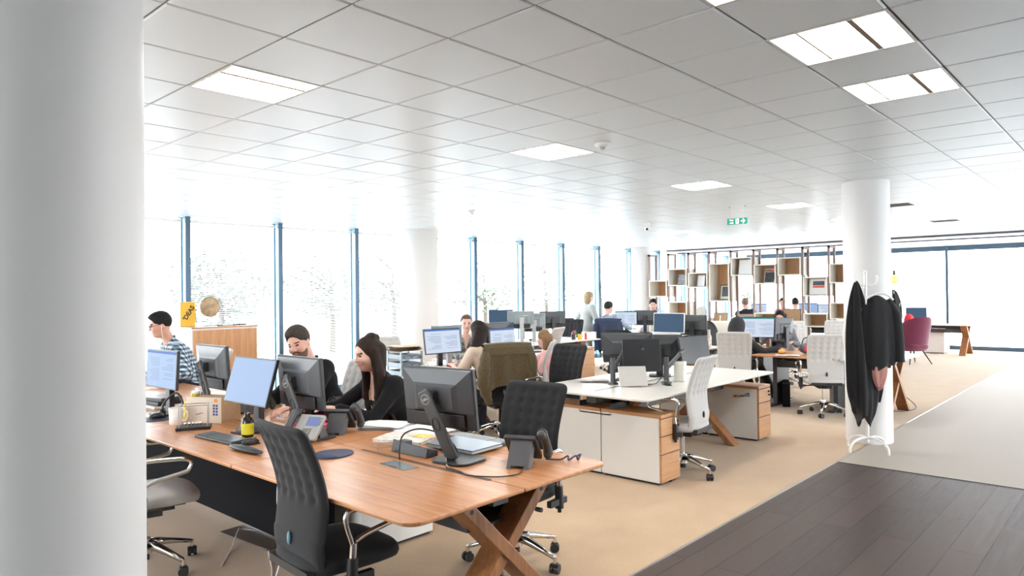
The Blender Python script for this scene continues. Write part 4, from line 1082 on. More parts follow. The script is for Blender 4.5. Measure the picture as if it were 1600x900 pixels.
# ================================================================== things on the desks
def phone(label, loc, az, face, z=DH, lit=True):
    """user sits at local +x; handset on the user's left"""
    p = thing('desk_phone', label, 'phone', (loc[0], loc[1], z), az, 'desk telephones')
    T = Matrix.Translation((.0, 0, .105)) @ Matrix.Rotation(R(48), 4, 'Y')
    b = MB(); b.prism(rrect(-.095, .105, -.07, .135, .012), -.014, .012); o = b.build('body', face, p, bevel=.004); o.matrix_local = T
    MB().bx(-.075, .0, .005, .105, .0122, .0135).build('display', mat('phone display', (0.10, .13, .26), .25, emit=.12), o)
    k = MB()
    for i in range(3):
        for j in range(4): k.bx(.022+.018*j, .034+.018*j, .0+.026*i, .018+.026*i, .012, .016)
    for j in range(3): k.bx(-.07+.022*j, -.054+.022*j, .112, .124, .012, .015)
    k.build('keypad', MGREY if face is not MGREY else BLACK, o)
    hs = MB()
    pts = [(-.10, -.10, .028), (-.07, -.10, .042), (0, -.10, .048), (.07, -.10, .042), (.105, -.10, .026)]
    hs.tube(smooth_path(pts, 4), [.031, .032, .031, .030, .029, .028, .027, .027, .027, .027, .027, .028, .029, .030, .031, .032, .031], 12)
    hs.sphere((-.097, -.10, .018), (.03, .029, .024)).sphere((.10, -.10, .016), (.028, .028, .022))
    h = hs.build('handset', DGREY, p); h.matrix_local = T
    # wedge stand with a cut-out and the maker's mark on its back
    w = MB()
    def prof(y0, y1, x_lo):
        w.add([(-.155, y0, 0), (x_lo, y0, 0), (-.01, y0, .115), (-.055, y0, .165), (-.155, y1, 0), (x_lo, y1, 0), (-.01, y1, .115), (-.055, y1, .165)],
              [(0, 1, 2, 3)[::-1], (4, 5, 6, 7), (0, 4, 7, 3)[::-1], (3, 7, 6, 2)[::-1], (2, 6, 5, 1)[::-1], (1, 5, 4, 0)[::-1]])
    prof(-.045, -.02, -.06); prof(.065, .09, -.06)
    w.add([(-.146, -.02, .018), (-.085, -.02, .018), (-.01, -.02, .115), (-.055, -.02, .165), (-.146, .065, .018), (-.085, .065, .018), (-.01, .065, .115), (-.055, .065, .165)],
          [(0, 1, 2, 3)[::-1], (4, 5, 6, 7), (0, 4, 7, 3)[::-1], (3, 7, 6, 2)[::-1], (2, 6, 5, 1)[::-1], (1, 5, 4, 0)[::-1]])
    st_ = w.build('stand', MGREYD, p)
    d = Vector((.1, 0, .165)).normalized(); n = Vector((-.165, 0, .1)).normalized(); c0 = Vector((-.117, .022, .063))+n*.0006
    def on(x, y): return tuple(c0-Vector((0, 1, 0))*x+d*y)
    lg = MB()
    for q, hh in enumerate((.006, .010, .014, .010, .006, .010, .014, .010, .006)):
        x = -.016+.004*q; y0 = .010-hh*.3
        lg.add([on(x-.0012, y0), on(x+.0012, y0), on(x+.0012, y0+hh), on(x-.0012, y0+hh)], [(0, 1, 2, 3)])
    text_mb(lg, 'CISCO', .0135, 0, on and (lambda x, y: on(x, y-.002)), .0007)
    lg.build('logo', WPLAS, st_)
    p.scale = (.84, .84, .84)
    return p
MGREYD = mat('phone stand grey', (0.10, .10, .105), .45)
PHS = mat('phone silver', (0.30, .295, .28), .35)
phone('silver-faced desk phone with a lit display, behind the foreground chair', (2.26, 3.76), 202, PHS)
phone('dark desk phone back with a white mark, in front of the long-haired woman', (2.58, 3.83), 34, DGREY)
phone('dark desk phone back at the very end corner of the near desk', (2.70, 2.37), 24, DGREY)
phone('grey desk phone behind the olive jacket', (7.05, 6.22), 215, PHS)
phone('dark desk phone on the wooden desk beside the grey lever chair', (9.72, 3.28), 200, DGREY)
phone('dark desk phone beneath the dark monitor back in front of the credenza', (2.60, 5.00), 20, DGREY)
phone('whitish desk phone under the teal monitor backs', (9.6, 7.98), 215, SILVER)

KEYB = mat('keyboard key black', (0.03, .032, .034), .5); KEYG = mat('keyboard key grey', (0.30, .31, .32), .5)
def keyboard(label, loc, az, keymat, L=.43, D=.125, z=DH):
    k = thing('keyboard', label, 'keyboard', (loc[0], loc[1], z), az, 'computer keyboards')
    MB().bx(-D/2, D/2, -L/2, L/2, .001, .016).build('case', BLACK, k, bevel=.004)
    m = MB(); r = random.Random(4)
    for i in range(6):
        y = -L/2+.012
        while y < L/2-.02:
            w = .0165 if (y < L*.22 or y > L*.24) else .0165
            if i == 0 and -L*.25 < y < L*.02: w = .105
            x = -D/2+.012+i*.0185
            if y+w < L/2-.008: m.bx(x, x+.0155, y, y+w, .016, .022)
            y += w+.0025
            if abs(y-L*.24) < .01: y += .008
    m.build('keys', keymat, k)
    return k
keyboard('black keyboard lying in front of the hanging-ball desk toy', (1.955, 4.20), 4, mat('keyboard key slate', (0.09, .11, .115), .4))
keyboard('dark keyboard with pale keys beside the closed laptop', (2.935, 2.96), 182, KEYG)
keyboard('grey keyboard on the pale desk beside the pink sleeve', (7.0, 5.98), 92, KEYG)
keyboard('black keyboard on the desk in front of the bright screen left', (5.55, 6.0), 268, KEYB)
def mouse(label, loc, az, mt, z=DH):
    m = thing('mouse', label, 'mouse', (loc[0], loc[1], z), az, 'computer mice')
    MB().sphere((0, 0, .014), (.055, .031, .024), 16, 10).bx(-.05, .05, -.026, .026, .0005, .006).build('shell', mt, m)
    MB().cyl((.028, -.004, .034), (.028, .004, .034), .009, n=12).build('wheel', MGREY, m)
mouse('black mouse beside the front keyboard', (2.0, 3.93), 0, BLACK)
mouse('black mouse on the white desk beside the arm post', (5.80, 3.36), 60, BLACK)
mouse('dark mouse on the pad nearest the left pillar', (1.99, 5.30), 10, BLACK, z=DH+.005)
mouse('black mouse near the pink sleeve', (6.86, 5.95), 80, BLACK)
NAVY = mat('navy rubber', (0.025, .035, .085), .6)
wp = thing('wrist_rest', 'black padded wrist rest lying at the near desk edge', 'wrist rest', (1.89, 3.77, DH)); MB().sphere((0, 0, .016), (.035, .17, .016), 16, 10).build('pad', BLACK, wp); wp.rotation_euler.z = R(4)
pm = thing('mouse_pad', 'dark blue mouse pad with a raised gel rest behind the foreground chair', 'mouse pad', (2.17, 3.33, DH), 15)
MB().prism([(.12*math.cos(t)*(1 if math.cos(t) > 0 else 1.05), .105*math.sin(t)) for t in [2*PI*k/36 for k in range(36)]], 0, .006).build('mat_surface', NAVY, pm, bevel=.002)
MB().sphere((-.07, 0, .007), (.045, .085, .012), 20, 10).build('gel_rest', NAVY, pm)
pm2 = thing('mouse_pad', 'round dark blue mouse pad nearest the left pillar', 'mouse pad', (1.98, 5.28, DH)); MB().cyl((0, 0, 0), (0, 0, .005), .11, n=36).build('mat_surface', NAVY, pm2)

def mug(label, loc, az, r=.042, h=.10, mt=None, z=DH):
    m = thing('mug', label, 'mug', (loc[0], loc[1], z), az, 'mugs')
    mt = mt or mat('mug white', (0.74, .68, .62), .3)
    MB().lathe([(r*.82, 0), (r*.9, .006), (r, h), (r-.004, h), (r*.86, .01), (.001, .008)], 28).build('cup', mt, m)
    MB().tube(smooth_path([(r*.93, 0, h*.80), (r+.028, 0, h*.78), (r+.034, 0, h*.5), (r+.022, 0, h*.25), (r*.9, 0, h*.22)], 4), .006, 8).build('handle', mt, m)
mug('cream mug standing beside the hanging-ball desk toy', (1.99, 4.96), -50, .047, .115)
mug('white cup with a saucer behind the cardboard box', (2.62, 6.02), -30)
mug('yellow mug on the white desk by the windows', (10.56, 7.95), 0, mt=mat('mug yellow', (0.85, .55, .04), .35))
mug('white mug under the bright screen left of the cream shirt', (5.3, 6.3), -40)

nc = thing('swinging_ball_toy', 'steel-framed desk toy of five hanging balls on a black base', 'desk toy', (2.0, 4.70, DH), -28)
MB().bx(-.105, .105, -.065, .065, 0, .02).build('base', BLACK, nc, bevel=.002)
fr_ = MB()
for s in (-.05, .05): fr_.tube(smooth_path([(-.085, s, .02), (-.085, s, .15), (-.078, s, .158), (.078, s, .158), (.085, s, .15), (.085, s, .02)], 3), .003, 6)
fr_.build('frame', STEEL, nc)
for k in range(5):
    x = -.05+.0222*k
    o_ = MB().sphere((x, 0, .036), .011, 14, 9).build('ball', CHROME, nc)
    MB().tube([(x, -.05, .157), (x, 0, .046), (x, .05, .157)], .0004, 3).build('thread', SILVER, o_)

bxm = mat('cream carton front', (0.66, .57, .47), .8); BLK = mat('print blue', (0.03, .06, .26), .6); ORG = mat('print orange', (0.75, .26, .05), .6)
cb = thing('cardboard_box', 'cream cardboard carton with a blue square grid and an orange stamp', 'box', (2.135, 4.855, DH), -61)
# local x along the front face, front = local -y
MB().bx(-.135, .135, 0, .22, 0, .165).build('carton', [CARD], cb)
f_ = MB(); f_.bx(-.137, .139, -.006, -.0005, -.0+.002, .178, 0)
for i in range(2):
    for j in range(4): f_.add([(.075+i*.022, -.0066, .055+j*.02), (.092+i*.022, -.0066, .055+j*.02), (.092+i*.022, -.0066, .07+j*.02), (.075+i*.022, -.0066, .07+j*.02)], [(0, 1, 2, 3)], 1)
f_.add([(.085, -.0066, .145), (.112, -.0066, .145), (.112, -.0066, .168), (.085, -.0066, .168)], [(0, 1, 2, 3)], 2)
f_.add([(-.06, -.0066, .055), (.0, -.0066, .07), (.0, -.0066, .074), (-.06, -.0066, .06)], [(0, 1, 2, 3)], 3)
f_.build('printed_front', [bxm, BLK, ORG, INK], cb)

btl = thing('bottle', 'dark bottle with a yellow label under the tilted pale-blue screen', 'bottle', (2.10, 4.16, DH))
MB().lathe([(.034, 0), (.036, .01), (.036, .10), (.03, .118), (.018, .128), (.018, .15), (.001, .151)]).build('glass_body', mat('dark glass', (0.02, .015, .012), .12), btl)
MB().lathe([(.0366, .018), (.0368, .02), (.0368, .085), (.0366, .087)]).build('label_band', mat('label yellow', (0.72, .66, .03), .6), btl)
pen = thing('pen', 'dark blue pen lying beside the yellow-labelled bottle', 'pen', (2.10, 4.30, DH+.006), -80); MB().cyl((-.06, 0, 0), (.06, 0, 0), .006, n=8).cyl((.06, 0, 0), (.075, 0, 0), .005, .001, n=8).build('barrel', NAVY, pen)
tl = thing('acrylic_tube', 'clear upright tube with a blue-green printed strip beside the tilted screen', 'tube', (2.42, 4.80, DH))
MB().cyl((0, 0, 0), (0, 0, .27), .017, n=16).build('tube_wall', gm, tl); MB().bx(-.002, .002, -.012, .012, .1, .265).build('strip', mat('strip', (.35, .6, .72), .5, noise=.9, nscale=50), tl)

def pencup(label, loc, mt, cols, n=7, z=DH, r=.04, h=.10, square=False):
    c = thing('pen_pot', label, 'pen pot', (loc[0], loc[1], z), 20, 'pen pots')
    if square:
        m = MB(); m.bx(-.06, .06, -.045, .045, 0, .004)
        for k in range(9):
            zz = .012+k*.0095
            m.tube([(-.06, -.045, zz), (.06, -.045, zz), (.06, .045, zz), (-.06, .045, zz)], .0016, 4, 0, True)
        for k in range(11):
            x = -.06+.012*k; m.cyl((x, -.045, 0), (x, -.045, .10), .0014, n=4).cyl((x, .045, 0), (x, .045, .10), .0014, n=4)
        for k in range(7):
            y = -.045+.015*k; m.cyl((-.06, y, 0), (-.06, y, .10), .0014, n=4).cyl((.06, y, 0), (.06, y, .10), .0014, n=4)
        m.build('mesh_box', mt, c)
    else:
        MB().lathe([(r*.95, 0), (r, h), (r-.004, h), (r*.9, .006), (.001, .006)]).build('cup', mt, c)
    r_ = random.Random(hash(label) % 99 if False else len(label))
    for k in range(n):
        a = 2*PI*k/n; q = r*.55
        x, y = q*math.cos(a), q*math.sin(a)
        MB().cyl((x*.4, y*.4, .01), (x*1.5, y*1.5, .13+.035*r_.random()), .0042, n=7).build('pen', cols[k % len(cols)], c)
PC = [NAVY, mat('pen red', (.6, .03, .05), .4), WPLAS, mat('pen teal', (.02, .25, .3), .4), mat('pen pink', (.75, .08, .35), .4), mat('pen violet', (.2, .08, .4), .4)]
pencup('blue pen pot crowded with pens behind the cream mug', (2.30, 5.28), mat('cup blue', (.05, .12, .38), .4), PC, 9)
pencup('black wire mesh pen tray beside the pink folder', (2.62, 4.42), BLACK, PC, 8, square=True)
pencup('black pen pot at the right end of the window desk', (10.45, 8.02), BLACK, PC, 6)
pencup('clear pen pot on the pale desk next to the red cloth', (5.62, 6.02), SILVER, PC, 5)
gl = thing('glue_bottle', 'small bottle with a red cap and yellow label behind the mug', 'bottle', (2.13, 5.12, DH)); MB().lathe([(.025, 0), (.026, .1), (.014, .12), (.014, .13), (.001, .13)]).build('bottle_body', mat('amber label', (.62, .42, .03), .5, noise=.5, nscale=40), gl); MB().cyl((0, 0, .13), (0, 0, .155), .013, .009, n=12).build('cap', PC[1], gl)
tin = thing('tin', 'tall yellow and black printed tin behind the mug', 'tin', (2.20, 5.14, DH)); MB().lathe([(.034, 0), (.034, .17), (.03, .175), (.001, .175)]).build('can', mat('tin print', (.42, .33, .03), .4, noise=.95, nscale=26), tin); MB().cyl((0, 0, .175), (0, 0, .19), .028, n=16).build('lid', WPLAS, tin)
hd = thing('headset', 'black headset resting beside the mug', 'headset', (2.10, 5.28, DH), 30)
MB().tube(smooth_path([(-.02, -.075, .03), (0, -.08, .10), (.03, 0, .17), (0, .08, .10), (-.02, .075, .03)], 5), .008, 8).build('band', BLACK, hd); MB().sphere((-.02, -.075, .034), (.032, .016, .034)).sphere((-.02, .075, .034), (.032, .016, .034)).build('ear_cup', BLACK, hd)
for k, (z0, w, l, mt, lab) in enumerate([(0, .22, .30, WPLAS, 'white flat tray at the bottom of the pile by the left pillar'), (.02, .20, .27, BLACK, 'black folder in the middle of the pile by the left pillar'), (.05, .19, .26, DGREY, 'dark flat device topmost in the pile by the left pillar')]):
    t_ = thing('flat_case', lab, 'folder', (2.25, 5.90, DH+z0), 8*k, 'pile by the left pillar'); MB().bx(-w/2, w/2, -l/2, l/2, 0, .018 if k == 0 else .028).build('case_body', mt, t_, bevel=.003)

PINK = mat('bright pink paper', (0.80, .05, .24), .7)
pf = thing('folder', 'bright pink open folder between the two monitors and the woman in black', 'folder', (2.78, 4.30, DH), 25)
def sheet(w, l, nz, amp, ph=0):
    def fn(u, v): return ((u-.5)*w, (v-.5)*l, nz+amp*math.sin(3*u+ph+2*v)*math.sin(PI*v))
    return fn
def paper(name, label, cat, loc, az, w, l, mt, h=.004, group=None, n=1, z=DH, amp=.006):
    t = thing(name, label, cat, (loc[0], loc[1], z), az, group)
    r = random.Random(len(label))
    for k in range(n):
        z0 = .0006+k*h; a = r.uniform(-9, 9)
        m = MB(); am = amp*r.random()
        m.grid(lambda u, v: ((u-.5)*w, (v-.5)*l, z0+am+am*math.sin(3*u+2*v+k)*1.0+h*.8), 9, 9).grid(lambda u, v: ((u-.5)*w, (v-.5)*l, z0), 9, 9, flip=True)
        nn = 81
        o = m.build('sheet', mt, t); o.rotation_euler.z = R(a)
    return t
m_ = MB(); m_.grid(lambda u, v: ((u-.5)*.30, (v-.5)*.34, .004+.07*max(0, u-.5)**1.2+.01*math.sin(6*v)), 12, 12).grid(lambda u, v: ((u-.5)*.30, (v-.5)*.34, .002+.07*max(0, u-.5)**1.2+.01*math.sin(6*v)), 12, 12, flip=True); m_.build('cover', PINK, pf); pf.location.z = DH+.008
pf2 = paper('folder', 'pink folder lying flat beside the mesh pen tray', 'folder', (2.60, 4.20), 10, .22, .26, PINK, n=1)
paper('paper_stack', 'loose stack of white papers at the elbow of the woman in black', 'papers', (2.84, 3.74), 30, .22, .32, PAPER, n=7, h=.003)
paper('paper_stack', 'white sheets between the papers and the newspaper', 'papers', (2.90, 3.42), 12, .24, .32, PAPER, n=4, h=.003)
nwm = mat('newsprint', (0.62, .59, .54), .85, noise=.22, nscale=34)
nw = thing('newspaper', 'folded newspaper with a yellow and blue panel beside the cables', 'newspaper', (2.68, 3.32, DH), 20)
MB().grid(lambda u, v: ((u-.5)*.25, (v-.5)*.33, .018+.008*math.cos(PI*(u-.5))*math.sin(2.2*v+.5)), 10, 12).grid(lambda u, v: ((u-.5)*.25, (v-.5)*.33, .001), 10, 12, flip=True).bx(-.122, .122, -.163, .163, .001, .017).build('pages', nwm, nw)
MB().grid(lambda u, v: (-.02+u*.10, -.15+v*.12, .0195+.008*math.cos(PI*((-.02+u*.1)/.25))*math.sin(2.2*((-.15+v*.12)/.33+.5)+.5)), 8, 8).build('picture_panel', mat('news panel', (.80, .52, .12), .7, noise=.35, nscale=30), nw)
lt = thing('laptop', 'closed slate-blue laptop propped beside the inclined monitor neck', 'laptop', (2.73, 2.88, DH+.012), 3)
MB().bx(-.125, .125, -.18, .18, .0, .013).build('base', SILVER, lt, bevel=.003); MB().bx(-.124, .125, -.179, .179, .0135, .020).build('lid', mat('laptop lid', (.12, .17, .23), .3), lt, bevel=.003)
dk = thing('docking_station', 'black docking block under the inclined monitor neck', 'dock', (2.47, 3.0, DH), 3); MB().add([(-.045, -.14, 0), (.045, -.14, 0), (.045, .14, 0), (-.045, .14, 0), (-.03, -.14, .05), (.045, -.14, .03), (.045, .14, .03), (-.03, .14, .07)], [(0, 1, 2, 3)[::-1], (4, 5, 6, 7), (0, 1, 5, 4), (1, 2, 6, 5), (2, 3, 7, 6), (3, 0, 4, 7)]).build('block', BLACK, dk, bevel=.004); MB().bx(-.02, .03, .05, .11, .04, .062).build('plug', DGREY, dk)
ht = thing('desk_hatch', 'flush grey power hatch set into the near desk', 'hatch', (2.245, 2.85, DH), -3); MB().bx(-.045, .045, -.105, .105, 0, .003).build('plate', mat('hatch grey', (.19, .22, .23), .25, .5), ht); MB().bx(-.045, -.035, -.03, .03, .003, .0045).build('finger_notch', BLACK, ht)
def cable(label, pts, r=.0035, mt=BLACK, n=5, group='cables'):
    p = smooth_path(pts, n); o = Vector(p[0]); t = thing('cable', label, 'cable', tuple(o), 0, group)
    MB().tube([q-o for q in p], r, 6).build('cord', mt, t)
cable('thick black cable arching up from the desk slot beside the hatch', [(2.33, 2.95, .72), (2.33, 2.95, .80), (2.36, 2.95, .86), (2.42, 2.90, .885), (2.50, 2.84, .86), (2.56, 2.79, .80), (2.58, 2.77, .75)], .0045)
GCAB = mat('grey cable', (.22, .2, .19), .5)
cable('tangle of thin grey cable coiled on the desk beside the docking block', [(2.36, 3.18, .735), (2.44, 3.28, .75), (2.52, 3.22, .75), (2.46, 3.12, .76), (2.38, 3.2, .75), (2.42, 3.32, .75), (2.5, 3.26, .735), (2.47, 3.14, .75), (2.4, 3.1, .74)], .002, GCAB)
cable('black cable lying from the slot towards the corner phone', [(2.36, 2.62, .736), (2.35, 2.50, .735), (2.33, 2.42, .735), (2.40, 2.30, .735), (2.50, 2.26, .735), (2.58, 2.30, .74)], .0035)
cable('thin silver cable hanging down the inclined neck', [(2.52, 2.80, .80), (2.47, 2.74, .76), (2.40, 2.66, .736), (2.37, 2.6, .734)], .003, SILVER)
cable('curly dark cord behind the corner phone', [(2.79, 2.33, .745), (2.86, 2.29, .735), (2.90, 2.27, .75), (2.88, 2.25, .735), (2.93, 2.24, .75), (2.92, 2.22, .735), (2.97, 2.24, .75), (2.96, 2.26, .735)], .005, NAVY)
cable('pale cable trailing over the carpet under the near desk', [(1.9, 4.1, .004), (2.05, 4.3, .004), (2.2, 4.5, .05), (2.28, 4.6, .02), (2.35, 4.4, .004), (2.2, 4.1, .004), (2.0, 3.7, .004), (1.75, 3.5, .004)], .003, WPLAS)
cable('pale cable hanging from the near desk edge to the floor', [(1.95, 3.5, .70), (1.93, 3.5, .5), (1.97, 3.52, .25), (1.9, 3.5, .06), (1.75, 3.45, .004), (1.6, 3.4, .004)], .0035, WPLAS)
cable('black cables looped on the white desk below the black screen', [(5.58, 3.78, .735), (5.52, 3.72, .80), (5.56, 3.68, .74), (5.66, 3.62, .735), (5.72, 3.52, .735), (5.85, 3.5, .735), (5.9, 3.46, .80), (5.95, 3.42, .74)], .004)
cable('dark cable trailing behind the crossed walnut legs by the pillar', [(10.4, 2.75, .5), (10.45, 2.55, .25), (10.5, 2.35, .05), (10.3, 2.4, .005), (10.1, 2.6, .005)], .005)
fp = thing('floor_box', 'dark metal cable box on the carpet under the near desk', 'floor box', (2.30, 4.42, 0), 5); MB().bx(-.12, .12, -.28, .28, 0, .012).build('lid', mat('floor box brown', (.12, .09, .07), .5), fp, bevel=.002)
# white desk
lp = thing('laptop_stand', 'silver tilted laptop on a black wedge under the black screen', 'laptop', (5.60, 3.60, DH), 225)
MB().add([(-.10, -.06, .002), (.10, -.06, .002), (.10, .06, .002), (-.10, .06, .002), (0.0, -.05, .14), (.0, .05, .14)], [(0, 1, 2, 3)[::-1], (0, 4, 5, 3)[::-1], (0, 1, 4), (2, 3, 5), (1, 2, 5, 4)]).build('wedge', BLACK, lp)
o_ = MB().box((.075, -.02, .095), (.010, .26, .20), Matrix.Rotation(R(-30), 3, 'Y')).build('tablet', mat('tablet silver', (.55, .53, .5), .35, .3), lp, bevel=.003)
ws = thing('speaker', 'white upright desktop box on the white desk', 'speaker', (6.16, 3.42, DH), 15); MB().bx(-.055, .055, -.05, .05, .0, .19).build('cabinet', mat('ivory plastic', (.74, .71, .65), .4), ws, bevel=.006); MB().bx(-.0565, -.055, -.04, .04, .02, .17).build('grille', mat('ivory cloth', (.68, .65, .59), .8), ws)
paper('paper_stack', 'loose magazines at the left end of the white desk', 'papers', (5.62, 4.06), 40, .2, .28, mat('magazine', (.62, .58, .54), .6, noise=.3, nscale=20), n=3, h=.005)
# pale desk D
def tray(label, x, y, z, az, g='paper trays'):
    t = thing('paper_tray', label, 'paper tray', (x, y, z), az, g)
    m = MB(); m.bx(-.17, .17, -.13, .13, 0, .006).bx(-.17, .17, -.13, -.124, 0, .05).bx(-.17, .17, .124, .13, 0, .05).bx(.164, .17, -.12, .12, 0, .05)
    m.build('shell', mat('tray blue grey', (.34, .42, .47), .4), t)
    for sx in (-.15, .15):
        for sy in (-.127, .127): MB().bx(sx-.015, sx+.015, sy-.006, sy+.006, .0, .085).build('riser', mat('tray blue grey', (.34, .42, .47), .4), t)
    MB().bx(-.15, .15, -.115, .115, .007, .03).build('papers', mat('tray papers', (.24, .28, .33), .7, noise=.6, nscale=30), t)
    return t
for k, nm in enumerate(('bottom', 'middle', 'top')): tray('%s blue-grey paper tray of the tower on the pale desk' % nm, 4.86, 6.05, DH+.088*k, 80)
paper('paper_stack', 'thick bundle of papers and envelopes on top of the paper trays', 'papers', (4.86, 6.05), 80, .26, .32, mat('kraft paper', (.52, .40, .27), .8, noise=.35, nscale=12), n=5, h=.009, z=DH+.265)
rc = thing('cloth_case', 'red soft case lying on the pale desk', 'case', (5.72, 6.20, DH), 10); MB().sphere((0, 0, .03), (.11, .06, .03), 16, 10).build('case_body', mat('red case', (.65, .02, .04), .6), rc)
paper('paper_stack', 'white papers in front of the woman in cream', 'papers', (5.35, 5.92), 5, .3, .22, PAPER, n=3)
cp = thing('cup', 'clear plastic cup beside the red case', 'cup', (5.90, 6.12, DH)); MB().lathe([(.028, 0), (.038, .11), (.036, .11), (.027, .004), (.001, .004)]).build('cup_wall', mat('cloudy plastic', (.7, .72, .72), .2), cp)
fl = thing('flask', 'grey metal flask beside the grey desk phone', 'flask', (7.25, 6.30, DH)); MB().lathe([(.035, 0), (.036, .16), (.022, .2), (.022, .23), (.001, .23)]).build('flask_body', STEEL, fl); MB().cyl((0, 0, .231), (0, 0, .25), .024, n=14).build('cap', BLACK, fl)
# window desk E
tb = thing('tissue_box', 'white carton at the right end of the window desk', 'box', (10.82, 7.93, DH), -30); MB().bx(-.12, .12, -.07, .07, 0, .13).build('carton', WPLAS, tb, bevel=.003); MB().prism(rrect(-.05, .05, -.02, .02, .018), .1302, .133).build('opening', MGREY, tb)
rb = thing('bottle', 'small red bottle beside the white carton on the window desk', 'bottle', (10.62, 7.86, DH)); MB().lathe([(.022, 0), (.022, .10), (.012, .12), (.012, .135), (.001, .135)]).build('bottle_body', mat('red plastic', (.7, .02, .06), .4), rb); MB().cyl((0, 0, .135), (0, 0, .15), .013, n=10).build('cap', WPLAS, rb)
pp = thing('potted_plant', 'tiny potted plant with orange flowers on the window desk', 'plant', (10.52, 8.05, DH)); MB().lathe([(.03, 0), (.042, .08), (.036, .08), (.001, .07)]).build('pot', WPLAS, pp)
lf = MB(); r_ = random.Random(5)
for k in range(24):
    a = r_.uniform(0, 6.28); e = r_.uniform(.2, 1.2); L = r_.uniform(.05, .1); d = Vector((math.cos(a)*math.cos(e), math.sin(a)*math.cos(e), math.sin(e))); s = d.cross(Vector((0, 0, 1))).normalized()*.009; b0 = Vector((0, 0, .075))
    lf.add([b0, b0+d*L*.5+s, b0+d*L, b0+d*L*.5-s], [(0, 1, 2, 3)])
lf.build('foliage', mat('leaf green', (.06, .2, .04), .5), pp); MB().sphere((.02, 0, .14), .012).sphere((-.02, .01, .15), .012).sphere((0, -.02, .16), .012).build('flower', mat('orange petal', (.85, .25, .05), .6), pp)
# wooden desk C
hb = thing('handbag', 'dark grey patterned bag with a red tag on the wooden desk', 'bag', (9.86, 3.50, DH), 110)
CAMO = mat('grey patterned cloth', (.10, .115, .125), .8, noise=.85, nscale=14)
MB().sphere((0, 0, .075), (.14, .085, .078), 20, 12).sphere((-.12, .03, .06), (.10, .08, .062), 16, 10).build('bag_body', CAMO, hb); MB().tube(smooth_path([(-.09, 0, .12), (-.06, -.02, .21), (.06, -.02, .21), (.09, 0, .12)], 5), .008, 8).build('strap', BLACK, hb); MB().bx(.03, .06, .074, .10, .05, .11).build('tag', mat('red tag', (.85, .03, .10), .5), hb)
fr2 = thing('snack_bag', 'small orange snack packet beside the hand on the wooden desk', 'packet', (9.62, 3.78, DH), 30); MB().sphere((0, 0, .035), (.07, .05, .036), 14, 9).build('packet_body', mat('orange packet', (.72, .33, .07), .4, noise=.5, nscale=30), fr2)
paper('paper_stack', 'white sheets at the near edge of the wooden desk, left', 'papers', (9.40, 3.62), 20, .21, .30, PAPER, n=2)
paper('paper_stack', 'white sheets at the near edge of the wooden desk, beside the grey chair', 'papers', (9.42, 3.16), -10, .21, .30, PAPER, n=2)
ycab = thing('cable', 'yellow cable bundled under the teal-topped screen', 'cable', (10.08, 4.34, DH+.01), 20); MB().tube(smooth_path([(-.05, -.1, .0), (0, -.05, .07), (.03, 0, .09), (0, .06, .07), (-.04, .1, 0)], 5), .007, 8).build('cord', mat('yellow cable', (.8, .65, .02), .5), ycab)
ct_ = thing('computer_tower', 'black computer tower standing on the carpet under the wooden desk', 'computer', (9.80, 3.80, 0), -68); MB().bx(-.05, .05, -.2, .2, .01, .32).build('case_body', mat('matt black board', (.006, .006, .007), .95, spec=.1), ct_, bevel=.004); MB().bx(-.045, .045, .2, .206, .03, .34).build('front_panel', DGREY, ct_)
# desk G and behind
fb = thing('bottle', 'white flower-patterned drinks bottle on the desk behind the white chair', 'bottle', (10.1, 5.10, DH)); MB().lathe([(.035, 0), (.037, .02), (.037, .17), (.02, .21), (.018, .25), (.001, .25)]).build('bottle_body', mat('floral white', (.72, .62, .58), .4, noise=.4, nscale=24), fb); MB().cyl((0, 0, .25), (0, 0, .28), .02, n=12).build('cap', WPLAS, fb)
rc_ = thing('side_chair', 'black round-topped chair in front of the pale cabinet', 'chair', (12.45, 6.36, 0), 200)
MB().grid(lambda u, v: (-.2-.06*v+.05*(2*u-1)**2, (u-.5)*.44*math.sqrt(max(.02, 1-.9*max(0, v-.45)**2/.30)), .45+.58*v), 15, 13).grid(lambda u, v: (-.225-.06*v+.05*(2*u-1)**2, (u-.5)*.44*math.sqrt(max(.02, 1-.9*max(0, v-.45)**2/.30)), .45+.58*v), 15, 13, flip=True).build('backrest', BLACK, rc_)
MB().prism(rrect(-.22, .22, -.22, .22, .08), .42, .47).build('seat', BLACK, rc_, bevel=.01)
for a in (45, 135, 225, 315): MB().cyl((.17*math.cos(R(a)), .17*math.sin(R(a)), .42), (.25*math.cos(R(a)), .25*math.sin(R(a)), 0), .012, n=8).build('leg', STEEL, rc_)
lc = thing('low_cabinet', 'pale low cabinet behind the black round-topped chair', 'cabinet', (13.25, 6.45, 0), 205); MB().bx(-.2, .2, -.35, .35, .04, 1.0).build('body', WHITE, lc, bevel=.004); MB().bx(.2, .212, -.345, -.004, .06, .98).bx(.2, .212, .004, .345, .06, .98).build('door', CREAM, lc); MB().bx(-.18, .18, -.33, .33, 0, .04).build('plinth', BLACK, lc)
